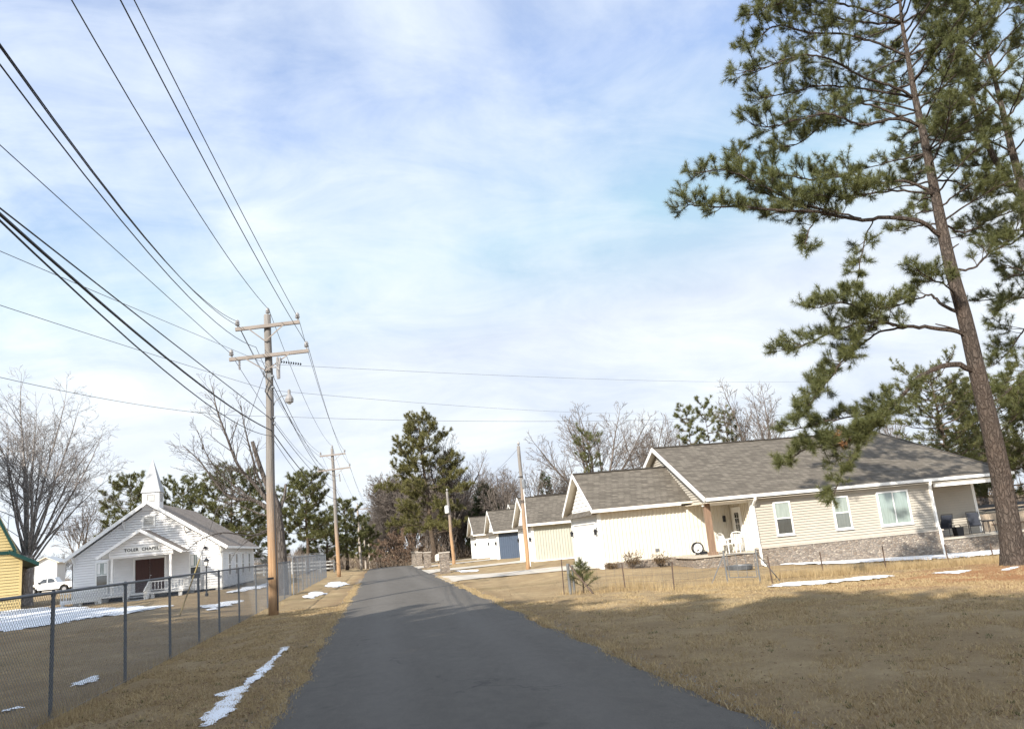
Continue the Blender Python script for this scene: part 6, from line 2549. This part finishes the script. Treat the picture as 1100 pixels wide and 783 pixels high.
def grass():
    rng = np.random.default_rng(12)
    rows = [(-4.8, -1.55, 8.5, 34, 100000, 0), (-10.5, -4.9, 11, 34, 45000, 0), (3.75, 17, 6, 26, 200000, 0), (8, 24, 17, 30, 60000, 0)]
    VV = []
    for x0, x1, y0, y1, n, _ in rows:
        x = rng.uniform(x0, x1, n)
        # denser towards the viewer
        y = y0+(y1-y0)*rng.uniform(0, 1, n)**1.7
        # patchy growth
        k = np.sin(x*1.7+np.sin(y*1.3)*2)+np.sin(y*2.1+x*.7)+rng.normal(size=n)*1.1
        m_ = k > -.9
        x, y = x[m_], y[m_]
        n = len(x)
        z = Hn(x, y)
        h_ = rng.uniform(.015, .05, n)
        a = rng.uniform(0, 6.28, n)
        w = rng.uniform(.003, .007, n)*(1+y/25)
        az = rng.uniform(0, 6.28, n)
        ln = rng.uniform(.01, .07, n)
        b = np.stack([x, y, z-.01], 1)
        u = np.stack([np.cos(a)*w, np.sin(a)*w, a*0], 1)
        tip = b+np.stack([np.cos(az)*ln, np.sin(az)*ln, h_+.01], 1)
        VV.append(np.stack([b-u, b+u, tip], 1).reshape(-1, 3))
    V = np.concatenate(VV)
    o = np_mesh('dry_grass', V, np.arange(len(V)).reshape(-1, 3), 'blade')
    tag(o, 'short dormant tan grass of the lawns and verges', 'grass', None, 'stuff')
    # ragged grass overhanging the road edges
    n = 34000
    y = 6+rng.uniform(0, 1, n)**1.5*50
    side = rng.integers(0, 2, n)
    x = np.where(side == 0, -1.5, 3.72)+rng.normal(size=n)*.10+np.sin(y*2.3)*.05+np.sin(y*.9+1)*.05
    z = np.full(n, .0)
    a = rng.uniform(0, 6.28, n); az = rng.uniform(0, 6.28, n)
    h_ = rng.uniform(.03, .08, n); ln = rng.uniform(.01, .08, n)
    w = rng.uniform(.004, .008, n)*(1+y/30)
    b = np.stack([x, y, z], 1)
    u = np.stack([np.cos(a)*w, np.sin(a)*w, a*0], 1)
    tip = b+np.stack([np.cos(az)*ln, np.sin(az)*ln, h_], 1)
    V = np.stack([b-u, b+u, tip], 1).reshape(-1, 3)
    o = np_mesh('edge_grass', V, np.arange(len(V)).reshape(-1, 3), 'blade')
    tag(o, 'ragged dry grass along both road edges', 'grass', None, 'stuff')
    # dead leaves and bits of litter
    n = 5200
    x = np.where(rng.random(n) < .55, rng.uniform(-4.8, -1.3, n), rng.uniform(3.6, 16, n))
    y = 7+rng.uniform(0, 1, n)**1.4*28
    z = Hn(x, y)+.012
    s = rng.uniform(.012, .032, n)
    q = []
    for k in range(4):
        an = rng.uniform(0, .5, n)+k*PI/2
        q.append(np.stack([x+np.cos(an)*s, y+np.sin(an)*s*.8, z+rng.uniform(0, .02, n)], 1))
    V = np.stack(q, 1).reshape(-1, 3)
    o = np_mesh('leaf_litter', V, np.arange(len(V)).reshape(-1, 4), 'soil_litter')
    tag(o, 'scattered dead leaves on the verges', 'leaf litter', None, 'stuff')

    # gravel crumbs along the road edges
    n = 9000
    side = rng.integers(0, 2, n)
    y = 6+rng.uniform(0, 1, n)**1.5*60
    x = np.where(side == 0, -1.52-np.abs(rng.normal(size=n))*.16+.08, 3.74+np.abs(rng.normal(size=n))*.16-.08)
    z = Hn(x, y)+.008
    s = rng.uniform(.006, .02, n)
    V, T = [], []
    off = np.array([(1, 0, 0), (-.6, .8, 0), (-.5, -.8, 0), (0, 0, .9)])
    jit = rng.uniform(.6, 1.3, (n, 4, 3))
    VV = np.stack([x, y, z], 1)[:, None, :]+off[None]*jit*s[:, None, None]
    base = np.arange(n)[:, None]*4
    T = np.concatenate([base+np.array([[0, 1, 3]]), base+np.array([[1, 2, 3]]), base+np.array([[2, 0, 3]])], 0)
    o = np_mesh('gravel', VV.reshape(-1, 3), T, 'gravel')
    tag(o, 'crumbs of gravel along both road edges', 'gravel', None, 'stuff')
    # fallen twigs and pine needles
    n = 2600
    x = np.where(rng.random(n) < .35, rng.uniform(-4.8, -1.6, n), rng.uniform(3.9, 22, n))
    y = 7+rng.uniform(0, 1, n)**1.2*22
    z = Hn(x, y)+.02
    an = rng.uniform(0, 6.28, n); ln = rng.uniform(.06, .30, n); w = rng.uniform(.003, .007, n)
    d = np.stack([np.cos(an), np.sin(an), rng.uniform(-.05, .12, n)], 1)*ln[:, None]
    u = np.stack([-np.sin(an), np.cos(an), an*0], 1)*w[:, None]
    b = np.stack([x, y, z], 1)
    V = np.stack([b-u, b+u, b+d+u*.4, b+d-u*.4], 1).reshape(-1, 3)
    o = np_mesh('twig_litter', V, np.arange(len(V)).reshape(-1, 4), 'soil_litter')
    tag(o, 'fallen twigs scattered over the lawns', 'twig litter', None, 'stuff')

    # clumps of coarser grass and green winter weeds
    for nm, lab, mt_, n, hm in (('grass_clumps', 'coarse clumps of straw coloured grass on the lawns', 'blade', 1500, .11), ('green_weeds', 'small green winter weeds dotted over the lawns', 'weed', 900, .06)):
        cx = np.where(rng.random(n) < .3, rng.uniform(-4.7, -1.7, n), rng.uniform(3.9, 20, n))
        cy = 7+rng.uniform(0, 1, n)**1.4*20
        k = 12
        x = np.repeat(cx, k)+rng.normal(size=n*k)*.035
        y = np.repeat(cy, k)+rng.normal(size=n*k)*.035
        sz = np.repeat(rng.uniform(.4, 1, n), k)
        h_ = hm*sz*rng.uniform(.5, 1, n*k)
        az = rng.uniform(0, 6.28, n*k); a = rng.uniform(0, 6.28, n*k)
        ln = h_*rng.uniform(.2, .9, n*k)
        w = rng.uniform(.004, .009, n*k)
        b = np.stack([x, y, Hn(x, y)-.005], 1)
        u = np.stack([np.cos(a)*w, np.sin(a)*w, a*0], 1)
        tip = b+np.stack([np.cos(az)*ln, np.sin(az)*ln, h_], 1)
        V = np.stack([b-u, b+u, tip], 1).reshape(-1, 3)
        o = np_mesh(nm, V, np.arange(len(V)).reshape(-1, 3), mt_)
        tag(o, lab, 'grass', None, 'stuff')


grass()

# ------------------------------------------------------------------ light and sky
to_sun = Vector((-1.05, -1.30, 1.0)).normalized()
elev = math.asin(to_sun.z)
az_ = math.atan2(to_sun.x, to_sun.y)
ld = bpy.data.lights.new('sun', 'SUN')
ld.energy = 4.8
ld.angle = math.radians(.55)
ld.color = (1, .93, .82)
lo = bpy.data.objects.new('sun', ld)
COL.objects.link(lo)
lo.location = (0, 0, 60)
lo.rotation_euler = to_sun.to_track_quat('Z', 'Y').to_euler()

w = bpy.data.worlds.new('World')
scene.world = w
w.use_nodes = True
nt = w.node_tree
bg = nt.nodes['Background']
sky = nt.nodes.new('ShaderNodeTexSky')
sky.sky_type = 'NISHITA'
sky.sun_disc = False
sky.sun_elevation = elev
sky.sun_rotation = az_ % (2*PI)
sky.air_density = 1.0
sky.dust_density = .6
sky.ozone_density = 2.0
tc = nt.nodes.new('ShaderNodeTexCoord').outputs['Generated']
s = sep(nt, tc)
zc = math_n(nt, 'MAXIMUM', s[2], 0.0)
den = math_n(nt, 'ADD', zc, .34)
u_ = math_n(nt, 'DIVIDE', s[0], den)
v_ = math_n(nt, 'DIVIDE', s[1], den)
pc = comb(nt, u_, v_, 0)
n1 = noise(nt, mapv(nt, pc, (1.0, .8, 1)), 1.7, 7, .56, .35)
n2 = noise(nt, mapv(nt, pc, (.7, 1.3, 1)), 4.2, 8, .62, .6)
cl = math_n(nt, 'ADD', math_n(nt, 'MULTIPLY', n1, .60), math_n(nt, 'MULTIPLY', n2, .40))
low = ramp(nt, zc, .55, .04)
cl = math_n(nt, 'ADD', cl, math_n(nt, 'MULTIPLY', low, .13))
mask = math_n(nt, 'ADD', math_n(nt, 'MULTIPLY', ramp(nt, cl, .42, .70), .72), .22)
CLOUD = 4.7
# thin cloud brightened on the sun's side (behind the viewpoint), added as fill light
dt = N(nt, 'ShaderNodeVectorMath', operation='DOT_PRODUCT')
nt.links.new(tc, dt.inputs[0])
dt.inputs[1].default_value = to_sun
au = math_n(nt, 'POWER', math_n(nt, 'MAXIMUM', math_n(nt, 'ADD', math_n(nt, 'MULTIPLY', dt.outputs['Value'], .6), .4), 0.0), 2.0)
au = math_n(nt, 'ADD', math_n(nt, 'MULTIPLY', au, 1.5), 1.0)
cloudc = N(nt, 'ShaderNodeVectorMath', operation='SCALE')
cloudc.inputs[0].default_value = (CLOUD, CLOUD*1.06, CLOUD*1.10)
nt.links.new(au, cloudc.inputs['Scale'])
skyc = mixc(nt, 1.0, sky.outputs[0], (1.05, 1.12, 1.28), 'MULTIPLY')
skyc = mixc(nt, 1.0, skyc, (2.5, 3.02, 4.05), 'DARKEN')
c = mixc(nt, mask, skyc, cloudc.outputs[0])
nt.links.new(c, bg.inputs['Color'])
bg.inputs['Strength'].default_value = .13

vs = scene.view_settings
vs.view_transform = 'Standard'
vs.look = 'None'
vs.exposure = 0.75
vs.gamma = 1
vs.use_curve_mapping = False
scene.cycles.max_bounces = 6
scene.cycles.transparent_max_bounces = 4
